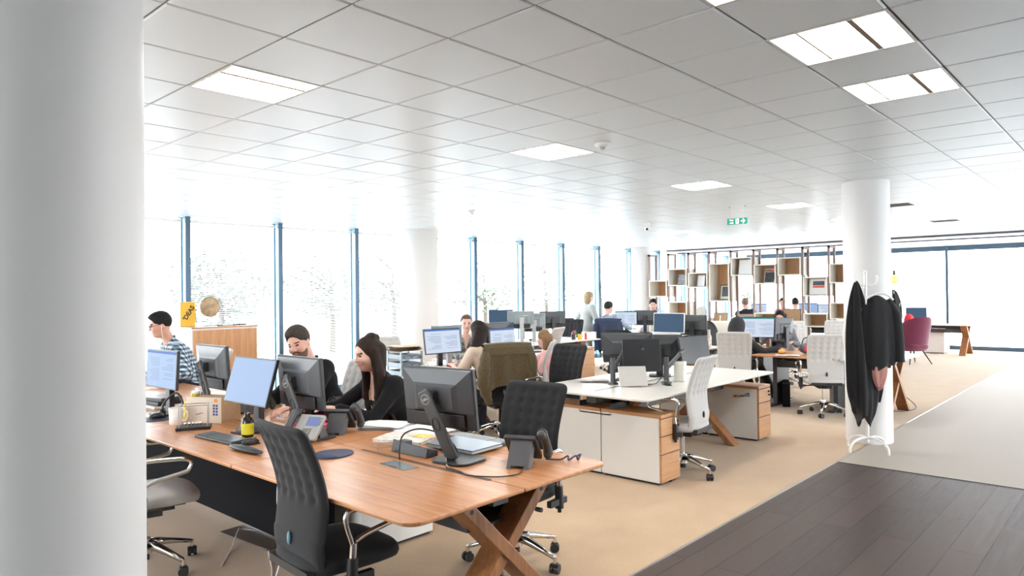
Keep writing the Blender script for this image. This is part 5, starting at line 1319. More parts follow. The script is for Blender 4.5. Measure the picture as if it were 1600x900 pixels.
# leafy plant behind the divider
pl = thing('potted_plant', 'tall leafy plant seen through the shelf divider', 'plant', (19.7, 8.75, 0))
MB().lathe([(.14, 0), (.18, .34), (.16, .34), (.001, .30)]).build('pot', WPLAS, pl); MB().cyl((0, 0, .3), (0, 0, 1.3), .02, .012, n=8).build('stem', UPR, pl)
lf = MB(); r_ = random.Random(15)
for k in range(90):
    z0 = r_.uniform(.8, 1.45); a = r_.uniform(0, 6.28); e = r_.uniform(-.2, 1.0); L = r_.uniform(.2, .38); d = Vector((math.cos(a)*math.cos(e), math.sin(a)*math.cos(e), math.sin(e))); s = d.cross(Vector((0, 0, 1))).normalized()*.022; b0 = Vector((0, 0, z0)); t2 = b0+d*L+Vector((0, 0, -.12*L*3*.3))
    lf.add([b0, b0+d*L*.5+s, t2, b0+d*L*.5-s], [(0, 1, 2, 3)])
lf.build('foliage', mat('plant green', (.07, .17, .06), .5), pl)
# jackets over chair backs
def jacket(label, chair_loc, az, mt, wid=.27, drop=.45, ztop=1.085, seed=1):
    t = thing('jacket', label, 'jacket', (chair_loc[0], chair_loc[1], 0), az, 'jackets over chair backs')
    r = random.Random(seed); ph = [r.uniform(0, 6) for _ in range(3)]
    def prof(z):
        zs = [.42, .52, .70, .80, .92, 1.02, 1.06]; xs = [-.160, -.19, -.175, -.19, -.225, -.265, -.28]
        return float(np.interp(z, zs, xs))
    def fn(s):
        def f(u, v):
            y = (2*u-1)*wid*(1+.10*v)
            sag = .012*(2*u-1)**2
            if v < .30:      # over the top and a little down the front
                q = v/.30; ang = PI*(1-q)
                z = ztop-.03-sag+.03*math.sin(ang); x = prof(1.04)+.05*math.cos(ang+0.0)
                if q < .2: z -= (.2-q)/.2*.10; 
            else:
                q = (v-.30)/.70; z = ztop-.03-sag-q*(drop+.02*math.sin(9*u+ph[0])+.03*(2*u-1)**2)
                x = prof(1.04)-.05+.22*(prof(max(.62, min(1.04, z)))-prof(1.04))-.012*math.sin(14*u+ph[1]+2*q)*q-.010*math.sin(23*u+ph[2])*q
            return (x-s*.006, y, z)
        return f
    MB().grid(fn(0), 41, 33, flip=True).grid(fn(1), 41, 33).build('body_cloth', mt, t)
    # an empty sleeve hanging at the side with its cuff folded to a point
    m = MB(); pts = smooth_path([(-.285, wid*.86, ztop-.05), (-.31, wid*.98, ztop-.20), (-.285, wid*1.0, ztop-.42), (-.275, wid*.80, ztop-.60), (-.27, wid*.72, ztop-.66)], 6)
    n = len(pts); m.tube(pts, [.03+.035*math.sin(PI*min(1, k/(n-1)*1.15))+.006*math.sin(k*1.7) if k < n-1 else .012 for k in range(n)], 14)
    m.build('sleeve', mt, t)
    m = MB(); pts = smooth_path([(-.285, -wid*.9, ztop-.05), (-.30, -wid*1.05, ztop-.22), (-.27, -wid*1.16, ztop-.45)], 6); n = len(pts)
    m.tube(pts, [.028+.03*math.sin(PI*min(1, k/(n-1)*1.1)) for k in range(n)], 14); m.build('sleeve', mt, t)
OLIVE = mat('olive corduroy', (.105, .075, .034), .9, sheen=.3, bump=.4, nscale=60, noise=.2); NAVYC = mat('navy cloth', (.022, .034, .075), .85, bump=.3, nscale=50)
jacket('olive corduroy jacket draped over the dark chair', (5.61, 5.37), 66, OLIVE, wid=.275, seed=2)
jacket('navy jacket draped over the chair of the man in grey', (12.14, 8.27), 12, NAVYC, drop=.62, seed=5)
bk_ = thing('backpack', 'black round-topped bag hanging from the armrest between the man and the woman in black', 'bag', (3.10, 4.66, .50), 20)
MB().sphere((0, 0, .15), (.09, .15, .17), 20, 14).build('bag_body', mat('black nylon', (.03, .032, .036), .6), bk_); MB().tube(smooth_path([(-.07, -.06, .27), (-.085, -.0, .33), (-.07, .06, .27)], 4), .008, 8).build('strap', BLACK, bk_)
# ================================================================== people
def _smin(a, b, k):
    h = np.clip(.5+.5*(b-a)/k, 0, 1)
    return b*(1-h)+a*h-k*h*(1-h)
def cap(a, b, ra, rb=None, k=.03): return ('c', np.array(a, float), np.array(b, float), ra, ra if rb is None else rb, k)
def ell(c, r, ax=None, k=.03): return ('e', np.array(c, float), np.array(r, float), np.eye(3) if ax is None else np.array(ax, float), k)
def _d(p, X, Y, Z):
    if p[0] == 'c':
        _, a, b, ra, rb, k = p; ab = b-a; L = max(1e-9, ab.dot(ab))
        t = np.clip(((X-a[0])*ab[0]+(Y-a[1])*ab[1]+(Z-a[2])*ab[2])/L, 0, 1)
        return np.sqrt((X-a[0]-t*ab[0])**2+(Y-a[1]-t*ab[1])**2+(Z-a[2]-t*ab[2])**2)-(ra+(rb-ra)*t)
    _, c, r, ax, k = p
    q = [((X-c[0])*ax[i][0]+(Y-c[1])*ax[i][1]+(Z-c[2])*ax[i][2])/r[i] for i in range(3)]
    n = np.sqrt(q[0]**2+q[1]**2+q[2]**2)
    g = np.sqrt((q[0]/r[0])**2+(q[1]/r[1])**2+(q[2]/r[2])**2)+1e-9
    return n*(n-1)/g
def _bb(p, pad):
    if p[0] == 'c':
        r = max(p[3], p[4]); return np.minimum(p[1], p[2])-r-pad, np.maximum(p[1], p[2])+r+pad
    r = max(p[2]); return p[1]-r-pad, p[1]+r+pad
def sdf(prims, h, sub=(), cut=None, grow=0.0):
    los, his = zip(*[_bb(p, .03+grow) for p in prims]); lo = np.min(los, 0); hi = np.max(his, 0)
    n = np.ceil((hi-lo)/h).astype(int)+2
    ax = [lo[i]+h*np.arange(n[i]) for i in range(3)]
    D = np.full(n, 9.0, np.float32)
    def region(p, pad):
        a, b = _bb(p, pad); i0 = np.clip(((a-lo)/h).astype(int), 0, n-1); i1 = np.clip(((b-lo)/h).astype(int)+2, 1, n)
        return tuple(slice(i0[i], i1[i]) for i in range(3))
    def co(sl): return ax[0][sl[0]][:, None, None], ax[1][sl[1]][None, :, None], ax[2][sl[2]][None, None, :]
    for p in prims:
        k = p[-1]; sl = region(p, k*1.2+4*h+grow); d = _d(p, *co(sl))-grow
        D[sl] = _smin(D[sl], d.astype(np.float32), k)
    for p in sub:
        k = p[-1]; sl = region(p, k*1.2+4*h); d = _d(p, *co(sl))
        D[sl] = -_smin(-D[sl], d.astype(np.float32), k)
    if cut is not None:
        full = (slice(0, n[0]), slice(0, n[1]), slice(0, n[2]))
        D = np.maximum(D, cut(*co(full)).astype(np.float32))
    return D, lo
def nets(D, lo, h):
    n = D.shape; S = D < 0
    c = [S[i:n[0]-1+i, j:n[1]-1+j, k:n[2]-1+k] for i in (0, 1) for j in (0, 1) for k in (0, 1)]
    any_ = np.logical_or.reduce(c); all_ = np.logical_and.reduce(c); act = any_ & ~all_
    I = np.argwhere(act); idx = np.full(act.shape, -1, np.int64); idx[act] = np.arange(len(I))
    off = np.array([(i, j, k) for i in (0, 1) for j in (0, 1) for k in (0, 1)])
    V = np.stack([D[I[:, 0]+o[0], I[:, 1]+o[1], I[:, 2]+o[2]] for o in off], 1)
    acc = np.zeros((len(I), 3)); cnt = np.zeros(len(I))
    for a in range(8):
        for b in range(a+1, 8):
            if np.abs(off[a]-off[b]).sum() != 1: continue
            m = (V[:, a] < 0) != (V[:, b] < 0)
            t = np.where(m, V[:, a]/np.where(V[:, a]-V[:, b] == 0, 1, V[:, a]-V[:, b]), 0)
            acc += m[:, None]*(off[a]+(off[b]-off[a])*t[:, None]); cnt += m
    P = lo+h*(I+acc/np.maximum(cnt, 1)[:, None])
    F = []
    for d in range(3):
        e, f = [(1, 2), (2, 0), (0, 1)][d]
        s0 = [slice(None)]*3; s1 = [slice(None)]*3; s0[d] = slice(0, -1); s1[d] = slice(1, None)
        A = S[tuple(s0)]; B = S[tuple(s1)]; ch = A != B
        for q in (e, f):
            sl = [slice(None)]*3; sl[q] = 0; ch[tuple(sl)] = False
            sl[q] = -1; ch[tuple(sl)] = False
        J = np.argwhere(ch)
        if len(J) == 0: continue
        def cell(de, df):
            K = J.copy(); K[:, e] += de; K[:, f] += df; return idx[K[:, 0], K[:, 1], K[:, 2]]
        q = np.stack([cell(-1, -1), cell(0, -1), cell(0, 0), cell(-1, 0)], 1)
        fl = ~A[J[:, 0], J[:, 1], J[:, 2]]
        q[fl] = q[fl][:, ::-1]; F.append(q)
    F = np.concatenate(F); F = F[(F >= 0).all(1)]
    return P, F
def sdf_obj(name, parent, origin, prims, h, mats, sub=(), cut=None, grow=0.0, matfn=None):
    D, lo = sdf(prims, h, sub, cut, grow); P, F = nets(D, lo, h)
    me = bpy.data.meshes.new(name)
    me.vertices.add(len(P)); me.vertices.foreach_set('co', (P-np.array(origin)).astype(np.float32).ravel())
    me.loops.add(F.size); me.loops.foreach_set('vertex_index', F.ravel().astype(np.int32))
    me.polygons.add(len(F)); me.polygons.foreach_set('loop_start', np.arange(0, F.size, 4, dtype=np.int32)); me.polygons.foreach_set('loop_total', np.full(len(F), 4, np.int32))
    for m in (mats if isinstance(mats, (list, tuple)) else [mats]): me.materials.append(m)
    if matfn is not None: me.polygons.foreach_set('material_index', matfn(P[F].mean(1)).astype(np.int32))
    me.polygons.foreach_set('use_smooth', np.ones(len(F), bool))
    me.update(calc_edges=True); me.validate()
    o = bpy.data.objects.new(name, me); COL.objects.link(o)
    if parent is not None: o.parent = parent
    else: o.location = origin
    return o
def V3(*a): return np.array(a, float)
def unit(v): return v/ (np.linalg.norm(v)+1e-12)
def rotv(v, axis, ang):
    axis = unit(axis); return v*math.cos(ang)+np.cross(axis, v)*math.sin(ang)+axis*axis.dot(v)*(1-math.cos(ang))
def ik(S, H, l1, l2, hint):
    d = H-S; L = np.linalg.norm(d); L2 = min(L, (l1+l2)*.985); u = d/L; H = S+u*L2
    a = (l1*l1-l2*l2+L2*L2)/(2*L2); hh = math.sqrt(max(0, l1*l1-a*a))
    p = hint-u*hint.dot(u); p = unit(p)
    return S+u*a+p*hh, H
EYED = mat('eye dark', (0.03, .02, .018), .3); 
def person(label, az, hip, head_c=None, h=.0075, sex='m', scale=1.0, lean=0, side=0, head=(0, 0, 0), hands=(None, None), skin=(.62, .36, .26), hairc=(.05, .03, .02), hair='short', top=None, legs=None, shoe=(.03, .03, .03), stand=False, knees=None, feet=None, beard=None, extra=None, twist=0, neckfwd=0.0, spec=None):
    s = scale
    Fd = V3(math.cos(R(az)), math.sin(R(az)), 0); Ld = V3(-math.sin(R(az)), math.cos(R(az)), 0); U = V3(0, 0, 1)
    hip = V3(*hip); hip0 = hip.copy()
    T = rotv(rotv(U, Ld, R(lean)), Fd, R(-side))
    Fr = rotv(Fd, Ld, R(lean)); Lt = rotv(Ld, T, R(twist)); Ft = rotv(Fr, T, R(twist))
    m = sex == 'm'
    if head_c is not None:
        # put the shoulders under the given head and let the hips follow
        yw, pt = R(head[0]), R(head[1]); ff = rotv(Fd, U, yw); ll = rotv(Ld, U, yw); uu = rotv(U, ll, pt); ff = rotv(ff, ll, pt); uu = rotv(uu, ff, R(head[2]))
        hs_ = s*(1.0 if sex == 'm' else .95)
        nb_ = V3(*head_c)-uu*.118*hs_-ff*.032*hs_-unit(U+Fd*.45)*.095*s
        if not stand:
            d_ = nb_-hip; T = unit(d_); ln = np.linalg.norm(d_)
            hip = nb_-T*.485*s; hip[2] = max(hip[2], hip0[2]-.03)
            T = unit(nb_-hip)
        else:
            T = unit(nb_-hip); hip = nb_-T*.485*s
        side_ax = unit(np.cross(T, Fd)); Fr = unit(np.cross(Ld, T)) if abs(T.dot(Ld)) < .9 else Fd
        Ld2_ = unit(Ld-T*Ld.dot(T)); Fr = np.cross(Ld2_, T)
        Lt = rotv(Ld2_, T, R(twist)); Ft = rotv(Fr, T, R(twist))
        print('HIP', label[:30], np.round(hip, 2), 'stretch', round(float(np.linalg.norm(nb_-hip)/(.485*s)), 2))
    waist = hip+T*.17*s; chest = hip+T*.345*s; nb = hip+T*.485*s
    if head_c is not None: nb = nb_
    sw = (.185 if m else .16)*s
    shl = [nb-T*.045*s+Lt*sw*q for q in (1, -1)]
    nk = unit(T*.9+U*.25+Fr*neckfwd)
    if head_c is not None: nk = unit(U+Fd*.45)
    hb = nb+nk*.085*s
    f, l, u = Fd.copy(), Ld.copy(), U.copy()
    yaw, pit, rol = [R(x) for x in head]
    f = rotv(f, U, yaw); l = rotv(l, U, yaw)
    f0 = f.copy(); f = rotv(f, l, pit); u = rotv(u, l, pit)
    l = rotv(l, f, rol); u = rotv(u, f, rol)
    hs = s*(1.0 if m else .95)
    c = hb+nk*.045*s+u*.075*hs+f*.028*hs if head_c is None else V3(*head_c)
    hx = np.array([f, l, u])
    def hp(a, b, cc): return c+f*a*hs+l*b*hs+u*cc*hs
    # torso
    torso = [cap(hip+Ld*.075*s, hip-Ld*.075*s, (.118 if m else .125)*s, k=.05), cap(waist+Lt*.06*s, waist-Lt*.06*s, (.108 if m else .092)*s, k=.07),
             cap(chest+Lt*.075*s+Ft*.01, chest-Lt*.075*s+Ft*.01, (.118 if m else .10)*s, k=.06), cap(hip, chest, .10*s, k=.06),
             cap(shl[0]-Lt*.015, shl[1]+Lt*.015, .062*s, k=.05), cap(nb-T*.05*s, nb+T*.005, .075*s, .06*s, k=.04)]
    if not m: torso += [ell(chest+Ft*.085*s+Lt*q*.065*s-T*.02*s, (.06*s,)*3, k=.04) for q in (1, -1)]
    neck = [cap(nb-T*.02*s, hb+nk*.05*s, (.056 if m else .046)*s, (.054 if m else .044)*s, k=.025)]
    hd = [ell(hp(-.012, 0, .028), (.098*hs, .078*hs, .098*hs), hx, .03), ell(hp(.022, 0, -.035), (.070*hs, .062*hs, .080*hs), hx, .04),
          ell(hp(.050, 0, -.090), (.036*hs, .034*hs if m else .028*hs, .026*hs), hx, .035), cap(hp(.078, .022, .022), hp(.078, -.022, .022), .012*hs, k=.018),
          cap(hp(.088, 0, .012), hp(.106, 0, -.026), .0075*hs, .0125*hs, k=.010), cap(hp(.098, .010, -.030), hp(.098, -.010, -.030), .008*hs, k=.008),
          ell(hp(.062, .040, -.03), (.026*hs,)*3, hx, .02), ell(hp(.062, -.040, -.03), (.026*hs,)*3, hx, .02),
          cap(hp(.082, .016, -.060), hp(.082, -.016, -.060), .0095*hs, k=.008)]
    for q in (1, -1): hd.append(ell(hp(-.008, .076*q, -.008), (.017*hs, .009*hs, .031*hs), hx, .008))
    sockets = [ell(hp(.096, .033*q, .006), (.014*hs, .019*hs, .011*hs), hx, .010) for q in (1, -1)]
    # arms
    arms = []; fing = []; sleeve = []
    for i, q in enumerate((1, -1)):
        S = shl[i]; l1, l2 = .275*s, .245*s
        H = hands[i]
        if H is None: H = S-T*.45*s+Ft*.14*s+Lt*q*.06
        E, Wr = ik(S, V3(*H), l1, l2, -U*.8+Lt*q*.55-Fd*.25)
        arms += [cap(S, E, .052*s if m else .043*s, .041*s if m else .035*s, k=.025), cap(E, Wr, .041*s if m else .035*s, .027*s if m else .023*s, k=.02)]
        sleeve.append((S, E, Wr))
        d = unit(Wr-E); dn = unit(d+U*.0-U*max(0, -d[2])*-.8) if d[2] < -.3 else d
        d = unit(V3(dn[0], dn[1], dn[2]*.35)) if not stand else d
        nrm = unit(U-d*U.dot(d)) if abs(d[2]) < .9 else Fd; sd = np.cross(nrm, d)
        pc = Wr+d*.05*s
        fing.append(ell(pc, (.052*s, .040*s, .016*s), np.array([d, sd, nrm]), .014))
        for j, (o, L) in enumerate(((-.030, .068), (-.010, .078), (.010, .073), (.029, .058))):
            a = pc+d*.040*s+sd*o*s; b = a+unit(d-nrm*.25)*L*.52*s; e = b+unit(d*.8-nrm*.75)*L*.48*s
            fing += [cap(a, b, .0092*s, .0085*s, k=.006), cap(b, e, .0085*s, .007*s, k=.005)]
        a = pc-d*.02*s-sd*q*.034*s; b = a+unit(d*.7-sd*q*.6-nrm*.25)*.036*s; e = b+unit(d-nrm*.3)*.030*s
        fing += [cap(a, b, .0115*s, .010*s, k=.008), cap(b, e, .010*s, .008*s, k=.005)]
    # legs
    lg = []; pants = []; shoes = []
    for i, q in enumerate((1, -1)):
        hj = hip+Ld*q*.085*s-U*.02
        if stand: kn = hj+V3(0, 0, -.42*s)+Fd*.02; an = V3(kn[0], kn[1], .08)-Fd*.03
        else:
            kn = V3(*knees[i]) if knees else hj+Fd*.42*s+Ld*q*.03+U*.02
            an = V3(kn[0], kn[1], .085)+Fd*.03
        if feet: an = V3(*feet[i])
        lg += [cap(hj, kn, .082*s, .056*s, k=.04), cap(kn, an, .054*s, .034*s, k=.03)]
        toe = V3(an[0], an[1], .045)+Fd*.15*s
        shoes.append((an, toe))
        lg.append(cap(V3(an[0], an[1], .05), toe-Fd*.02, .036*s, .028*s, k=.02))
    root_loc = V3(hip[0], hip[1], 0)
    P0 = thing('person', label, 'person', tuple(root_loc), 0)
    SK = mat('skin %.2f %.2f' % (skin[0], skin[2]), skin, .5, noise=.06, nscale=30)
    LIP = mat('lip %.2f' % skin[0], (skin[0]*.78, skin[1]*.55, skin[2]*.58), .45)
    hairc = tuple(x*.6 for x in hairc)
    HR = mat('hair %.3f %.3f' % (hairc[0], hairc[2]), hairc, .62, spec=.18, noise=.35, nscale=55, stretch=(3, 3, .35), bump=.25)
    def mf(C):
        d = (C-c)@hx.T/hs; a, b, cc = d[:, 0], d[:, 1], d[:, 2]; r = np.zeros(len(C))
        ab = np.abs(b)
        r[(a > .068) & (ab > .021) & (ab < .045) & (np.abs(cc-.005) < .0062)] = 1
        r[(a > .055) & (ab > .016) & (ab < .050) & (np.abs(cc-.026+.10*(ab-.03)**1) < .0042)] = 2
        r[(a > .066) & (ab < .023) & (np.abs(cc+.060) < .0078)] = 3
        return r
    body = sdf_obj('body', P0, root_loc, torso+neck+hd+arms+fing+lg, h, [SK, EYED, HR, LIP], sockets, None, 0, mf)
    # clothing
    top = dict(top or {}); g = .011
    tm = top.get('mat'); sf = top.get('sleeve', 1.0)
    pr = list(torso)
    if top.get('hem', 0): 
        pr += [cap(hip+Ld*.08*s-U*top['hem'], hip-Ld*.08*s-U*top['hem'], .12*s, k=.05)]
    for S, E, Wr in sleeve:
        wid = top.get('loose', 0)
        pr.append(cap(S, E, (.053 if m else .045)*s+wid, (.043 if m else .037)*s+wid, k=.03))
        if sf > .5: pr.append(cap(E, E+(Wr-E)*(sf-.5)*2*.97, (.042 if m else .036)*s+wid, (.031 if m else .027)*s+wid, k=.02))
        else: pr[-1] = cap(S, S+(E-S)*sf*2, (.056 if m else .048)*s+wid, (.052 if m else .045)*s+wid, k=.03)
    nc = nb+T*.015*s
    sb = [ell(nb+T*.075*s+Ft*.01, (.075*s,)*3, None, .008)]
    if top.get('neck') == 'v': sb.append(cap(nb+T*.06+Ft*.07, nb-T*.13*s+Ft*.145*s, .058*s, .012*s, k=.008))
    if top.get('neck') == 'scoop': sb.append(ell(nb+T*.01*s+Ft*.075*s, (.10*s, .105*s, .125*s), np.array([Ft, Lt, T]), .008))
    o = sdf_obj(top.get('name', 'shirt'), P0, root_loc, pr, h, tm, sb, None, g)
    if top.get('collar'):
        cm = MB(); ring = [nb+T*.032*s+(Lt*math.cos(t)*.066+Ft*math.sin(t)*.070)*s-T*.022*math.sin(t)*s for t in [2*PI*k/24+.22+PI/2 for k in range(24)]]
        cm.tube([Vector(p-root_loc) for p in ring[:23]], .0135*s, 8); cm.build('collar', top.get('collarmat', tm), o)
    if legs is not None:
        pl_ = [cap(hip+Ld*.078*s-U*.03, hip-Ld*.078*s-U*.03, .122*s, k=.05)]
        for i in range(2): pl_ += [('c', lg[3*i][1], lg[3*i][2], lg[3*i][3], lg[3*i][4], .04), ('c', lg[3*i+1][1], lg[3*i+1][2]-V3(0, 0, 0.0), lg[3*i+1][3], lg[3*i+1][4]+.012, .03)]
        zc = hip[2]+.10
        sdf_obj('trousers', P0, root_loc, pl_, max(h, .009), legs, (), (lambda X, Y, Z: (Z-zc)+0*X+0*Y), .010)
    SHM = mat('shoe %.2f' % shoe[0], shoe, .4)
    for an, toe in shoes:
        sdf_obj('shoe', P0, root_loc, [cap(V3(an[0], an[1], .055)-Fd*.02, V3(an[0], an[1], .055)+Fd*.05, .040*s, .036*s, k=.02), cap(V3(an[0], an[1], .045)+Fd*.05, toe, .038*s, .030*s, k=.02)], .008, SHM, (), (lambda X, Y, Z: .004-Z+0*X+0*Y), .006)
    # hair
    def hsub(zf=.0): return [ell(hp(.100, 0, -.030), (.078*hs, .083*hs, .112*hs), hx, .012)]
    skull = ell(hp(-.012, 0, .028), (.098*hs, .078*hs, .098*hs), hx, .02)
    def below(lv, back): # keep what lies above a line that drops towards the nape
        def fn(X, Y, Z):
            a = (X-c[0])*f[0]+(Y-c[1])*f[1]+(Z-c[2])*f[2]; cc = (X-c[0])*u[0]+(Y-c[1])*u[1]+(Z-c[2])*u[2]
            return (lv*hs-(back*hs)*np.clip((-a)/(.08*hs), -.6, 1)-cc)
        return fn
    hh = max(.0055, h*.8)
    if hair == 'short':
        ho = sdf_obj('hair', P0, root_loc, [ell(hp(-.016, 0, .043), (.100*hs, .0815*hs, .100*hs), hx, .02), ell(hp(.03, 0, .098), (.062*hs, .056*hs, .034*hs), hx, .03)], hh, HR, hsub()+[cap(hp(.05, .10, -.02), hp(.06, -.10, -.02), .042*hs, k=.008)], below(-.005, .055), .004*hs)
    elif hair == 'thin':
        ho = sdf_obj('hair', P0, root_loc, [skull], hh, HR, hsub()+[ell(hp(.04, 0, .10), (.09*hs, .055*hs, .06*hs), hx, .01)], below(.0, .06), .005*hs)
    elif hair in ('long', 'bob', 'half'):
        st = []
        Ld2 = .16 if hair == 'bob' else .34
        fall = -U if not top.get('fall') else V3(*top['fall'])
        qm = .72 if hair == 'half' else 1
        for q in np.linspace(-qm, qm, 9):
            a0 = hp(-.055-.03*(1-q*q), .078*q, .01)
            st.append(cap(a0, a0+fall*Ld2*hs*(1-.1*abs(q))-Fd*.012*(1-q*q)+l*q*.012, .032*hs, .022*hs if hair == 'bob' else .016*hs, k=.03))
        if hair in ('long', 'half'):
            for q in (1, -1):
                for t in (0, 1):
                    a0 = hp(-.005-.02*t, .078*q, .02-.01*t); mid = hp(.01-.03*t, .088*q, -.13); en = nb+Ft*(.125-.03*t)*s+Lt*q*(.075+.035*t)*s-T*(.24+.05*t)*s
                    st += [cap(a0, mid, .021*hs, .019*hs, k=.016), cap(mid, (mid+en)/2+Ft*.03*s, .019*hs, .022*hs, k=.016), cap((mid+en)/2+Ft*.03*s, en, .022*hs, .007*hs, k=.016)]
        if hair == 'half': st += [ell(hp(-.045, .012, .120), (.034*hs, .038*hs, .024*hs), hx, .012), ell(hp(-.085, -.014, .098), (.030*hs, .04*hs, .026*hs), hx, .012)]
        ho = sdf_obj('hair', P0, root_loc, [skull]+st, hh, HR, hsub()+[ell(hp(.09, 0, -.10), (.10*hs, .058*hs, .16*hs), hx, .012)], None, .007*hs)
    elif hair == 'tied':
        ho = sdf_obj('hair', P0, root_loc, [skull, ell(hp(-.11, 0, .0), (.035*hs, .04*hs, .045*hs), hx, .02)], hh, HR, hsub(), below(.02, .09), .010*hs)
    elif hair == 'hood':
        HM = top['mat']
        ho = sdf_obj('hood', P0, root_loc, [skull, ell(hp(-.03, 0, -.03), (.10*hs, .095*hs, .12*hs), hx, .04), cap(hp(-.05, 0, -.09), nb-T*.02-Fd*.04, .085*hs, .10*hs, k=.05)], hh, HM, hsub(), None, .020*hs)
    if beard is not None:
        BM = mat('beard %.3f' % beard[0], beard, .7, noise=.4, nscale=120)
        def bc(X, Y, Z):
            cc = (X-c[0])*u[0]+(Y-c[1])*u[1]+(Z-c[2])*u[2]; a = (X-c[0])*f[0]+(Y-c[1])*f[1]+(Z-c[2])*f[2]
            return np.maximum(cc+.042*hs, .012*hs-a)
        sdf_obj('beard', P0, root_loc, hd[1:3]+[hd[8]], hh, BM, [ell(hp(.095, 0, -.058), (.02*hs, .022*hs, .0075*hs), hx, .004)], bc, .005*hs)
    if extra: extra(P0, root_loc, hp, f, l, u, hs, dict(nb=nb, T=T, Ft=Ft, Lt=Lt, sleeve=sleeve))
    return P0
def plaid(name):
    m = bpy.data.materials.new(name); m.use_nodes = True; t = m.node_tree; b = t.nodes['Principled BSDF']; b.inputs['Roughness'].default_value = .85
    co = t.nodes.new('ShaderNodeTexCoord'); sp = t.nodes.new('ShaderNodeSeparateXYZ'); t.links.new(co.outputs['Object'], sp.inputs[0])
    ad = t.nodes.new('ShaderNodeMath'); ad.operation = 'ADD'; t.links.new(sp.outputs[0], ad.inputs[0]); t.links.new(sp.outputs[1], ad.inputs[1])
    outs = []
    for src, per in ((sp.outputs[2], .042), (ad.outputs[0], .045)):
        a = t.nodes.new('ShaderNodeMath'); a.operation = 'MULTIPLY'; a.inputs[1].default_value = 2*PI/per; t.links.new(src, a.inputs[0])
        s_ = t.nodes.new('ShaderNodeMath'); s_.operation = 'SINE'; t.links.new(a.outputs[0], s_.inputs[0])
        g = t.nodes.new('ShaderNodeMath'); g.operation = 'GREATER_THAN'; g.inputs[1].default_value = 0.0; t.links.new(s_.outputs[0], g.inputs[0]); outs.append(g.outputs[0])
    x = t.nodes.new('ShaderNodeMath'); x.operation = 'ADD'; t.links.new(outs[0], x.inputs[0]); t.links.new(outs[1], x.inputs[1])
    h_ = t.nodes.new('ShaderNodeMath'); h_.operation = 'MULTIPLY'; h_.inputs[1].default_value = .5; t.links.new(x.outputs[0], h_.inputs[0])
    r = t.nodes.new('ShaderNodeValToRGB'); e = r.color_ramp.elements; e[0].color = (.02, .035, .06, 1); e[1].color = (.62, .72, .80, 1); q = e.new(.5); q.color = (.16, .24, .32, 1)
    t.links.new(h_.outputs[0], r.inputs[0]); t.links.new(r.outputs[0], b.inputs['Base Color']); return m
BLKC = mat('black jersey', (.0065, .0065, .008), .9, bump=.15, nscale=40, sheen=.05, spec=.25); JEAN = mat('dark trousers', (.02, .022, .03), .9); CREAMT = mat('cream blouse', (.66, .52, .41), .85, bump=.2, nscale=30)
PINKT = mat('pale pink sweater', (.78, .42, .41), .9, bump=.3, nscale=60, sheen=.2); GREYK = mat('pale grey knit', (.42, .44, .43), .9, bump=.3, nscale=60); GREYS = mat('grey blue shirt', (.30, .34, .42), .85)
BLUES = mat('pale blue shirt', (.50, .62, .84), .8); WHITES = mat('white shirt', (.78, .76, .78), .8); SUIT = mat('navy suit', (.02, .024, .038), .85); GREYC = mat('grey cardigan', (.13, .125, .135), .9); FLOR = mat('patterned blouse', (.16, .17, .16), .8, noise=.95, nscale=22)
GLASSB = mat('spectacle black', (.02, .02, .02), .3)
def specs_and_cable(P0, ro, hp, f, l, u, hs, j):
    m = MB()
    for q in (1, -1):
        ring = [Vector(hp(.100, .033*q+.022*math.cos(t), .004+.016*math.sin(t))-ro) for t in [2*PI*k/16 for k in range(16)]]
        m.tube(ring, .0022, 5, 0, True); m.tube([Vector(hp(.098, .056*q, .008)-ro), Vector(hp(.0, .080*q, .012)-ro)], .0022, 5)
    m.tube([Vector(hp(.104, .011, .008)-ro), Vector(hp(.104, -.011, .008)-ro)], .0022, 5); m.build('glasses', GLASSB, P0)
    e = MB()
    pts = [hp(.002, .084, -.012), hp(.012, .088, -.06), hp(.02, .07, -.15), j['nb']+j['Ft']*.13, j['nb']+j['Ft']*.15-j['T']*.2]
    e.tube([Vector(p)-Vector(ro) for p in smooth_path([Vector(p) for p in pts], 5)], .0024, 5); e.sphere(tuple(hp(.0, .083, -.010)-ro), .008, 8, 6); e.build('earphones', WPLAS, P0)
    s = MB(); S = j['sleeve'][0][0]
def watch_neck(P0, ro, hp, f, l, u, hs, j):
    S, E, Wr = j['sleeve'][0]; d = unit(Wr-E); a = unit(np.cross(d, V3(0, 0, 1))); b = np.cross(d, a); c0 = Wr-d*.015
    m = MB(); m.tube([Vector(c0+(a*math.cos(t)+b*math.sin(t))*.031-ro) for t in [2*PI*k/18 for k in range(18)]], .006, 6, 0, True)
    m.sphere(tuple(c0+V3(0, 0, .033)-ro), (.014, .014, .006), 10, 6); m.build('watch', BLACK, P0)
    g = MB(); nb, Ft, Lt, T = j['nb'], j['Ft'], j['Lt'], j['T']
    pts = [nb+Lt*.055+Ft*.02+T*.0, nb+Lt*.05+Ft*.09-T*.05, nb+Lt*.02+Ft*.135-T*.12, nb+Ft*.15-T*.15, nb-Lt*.02+Ft*.135-T*.12, nb-Lt*.05+Ft*.09-T*.05, nb-Lt*.055+Ft*.02]
    g.tube([Vector(p)-Vector(ro) for p in smooth_path([Vector(p) for p in pts], 4)], .0035, 6); g.build('necklace', mat('gold', (.75, .5, .2), .3, .9), P0)
    e = MB()
    for q in (1, -1): e.sphere(tuple(hp(-.005, .084*q, -.045)-ro), (.005, .005, .010), 8, 6)
    e.build('earring', mat('gold', (.75, .5, .2), .3, .9), P0)

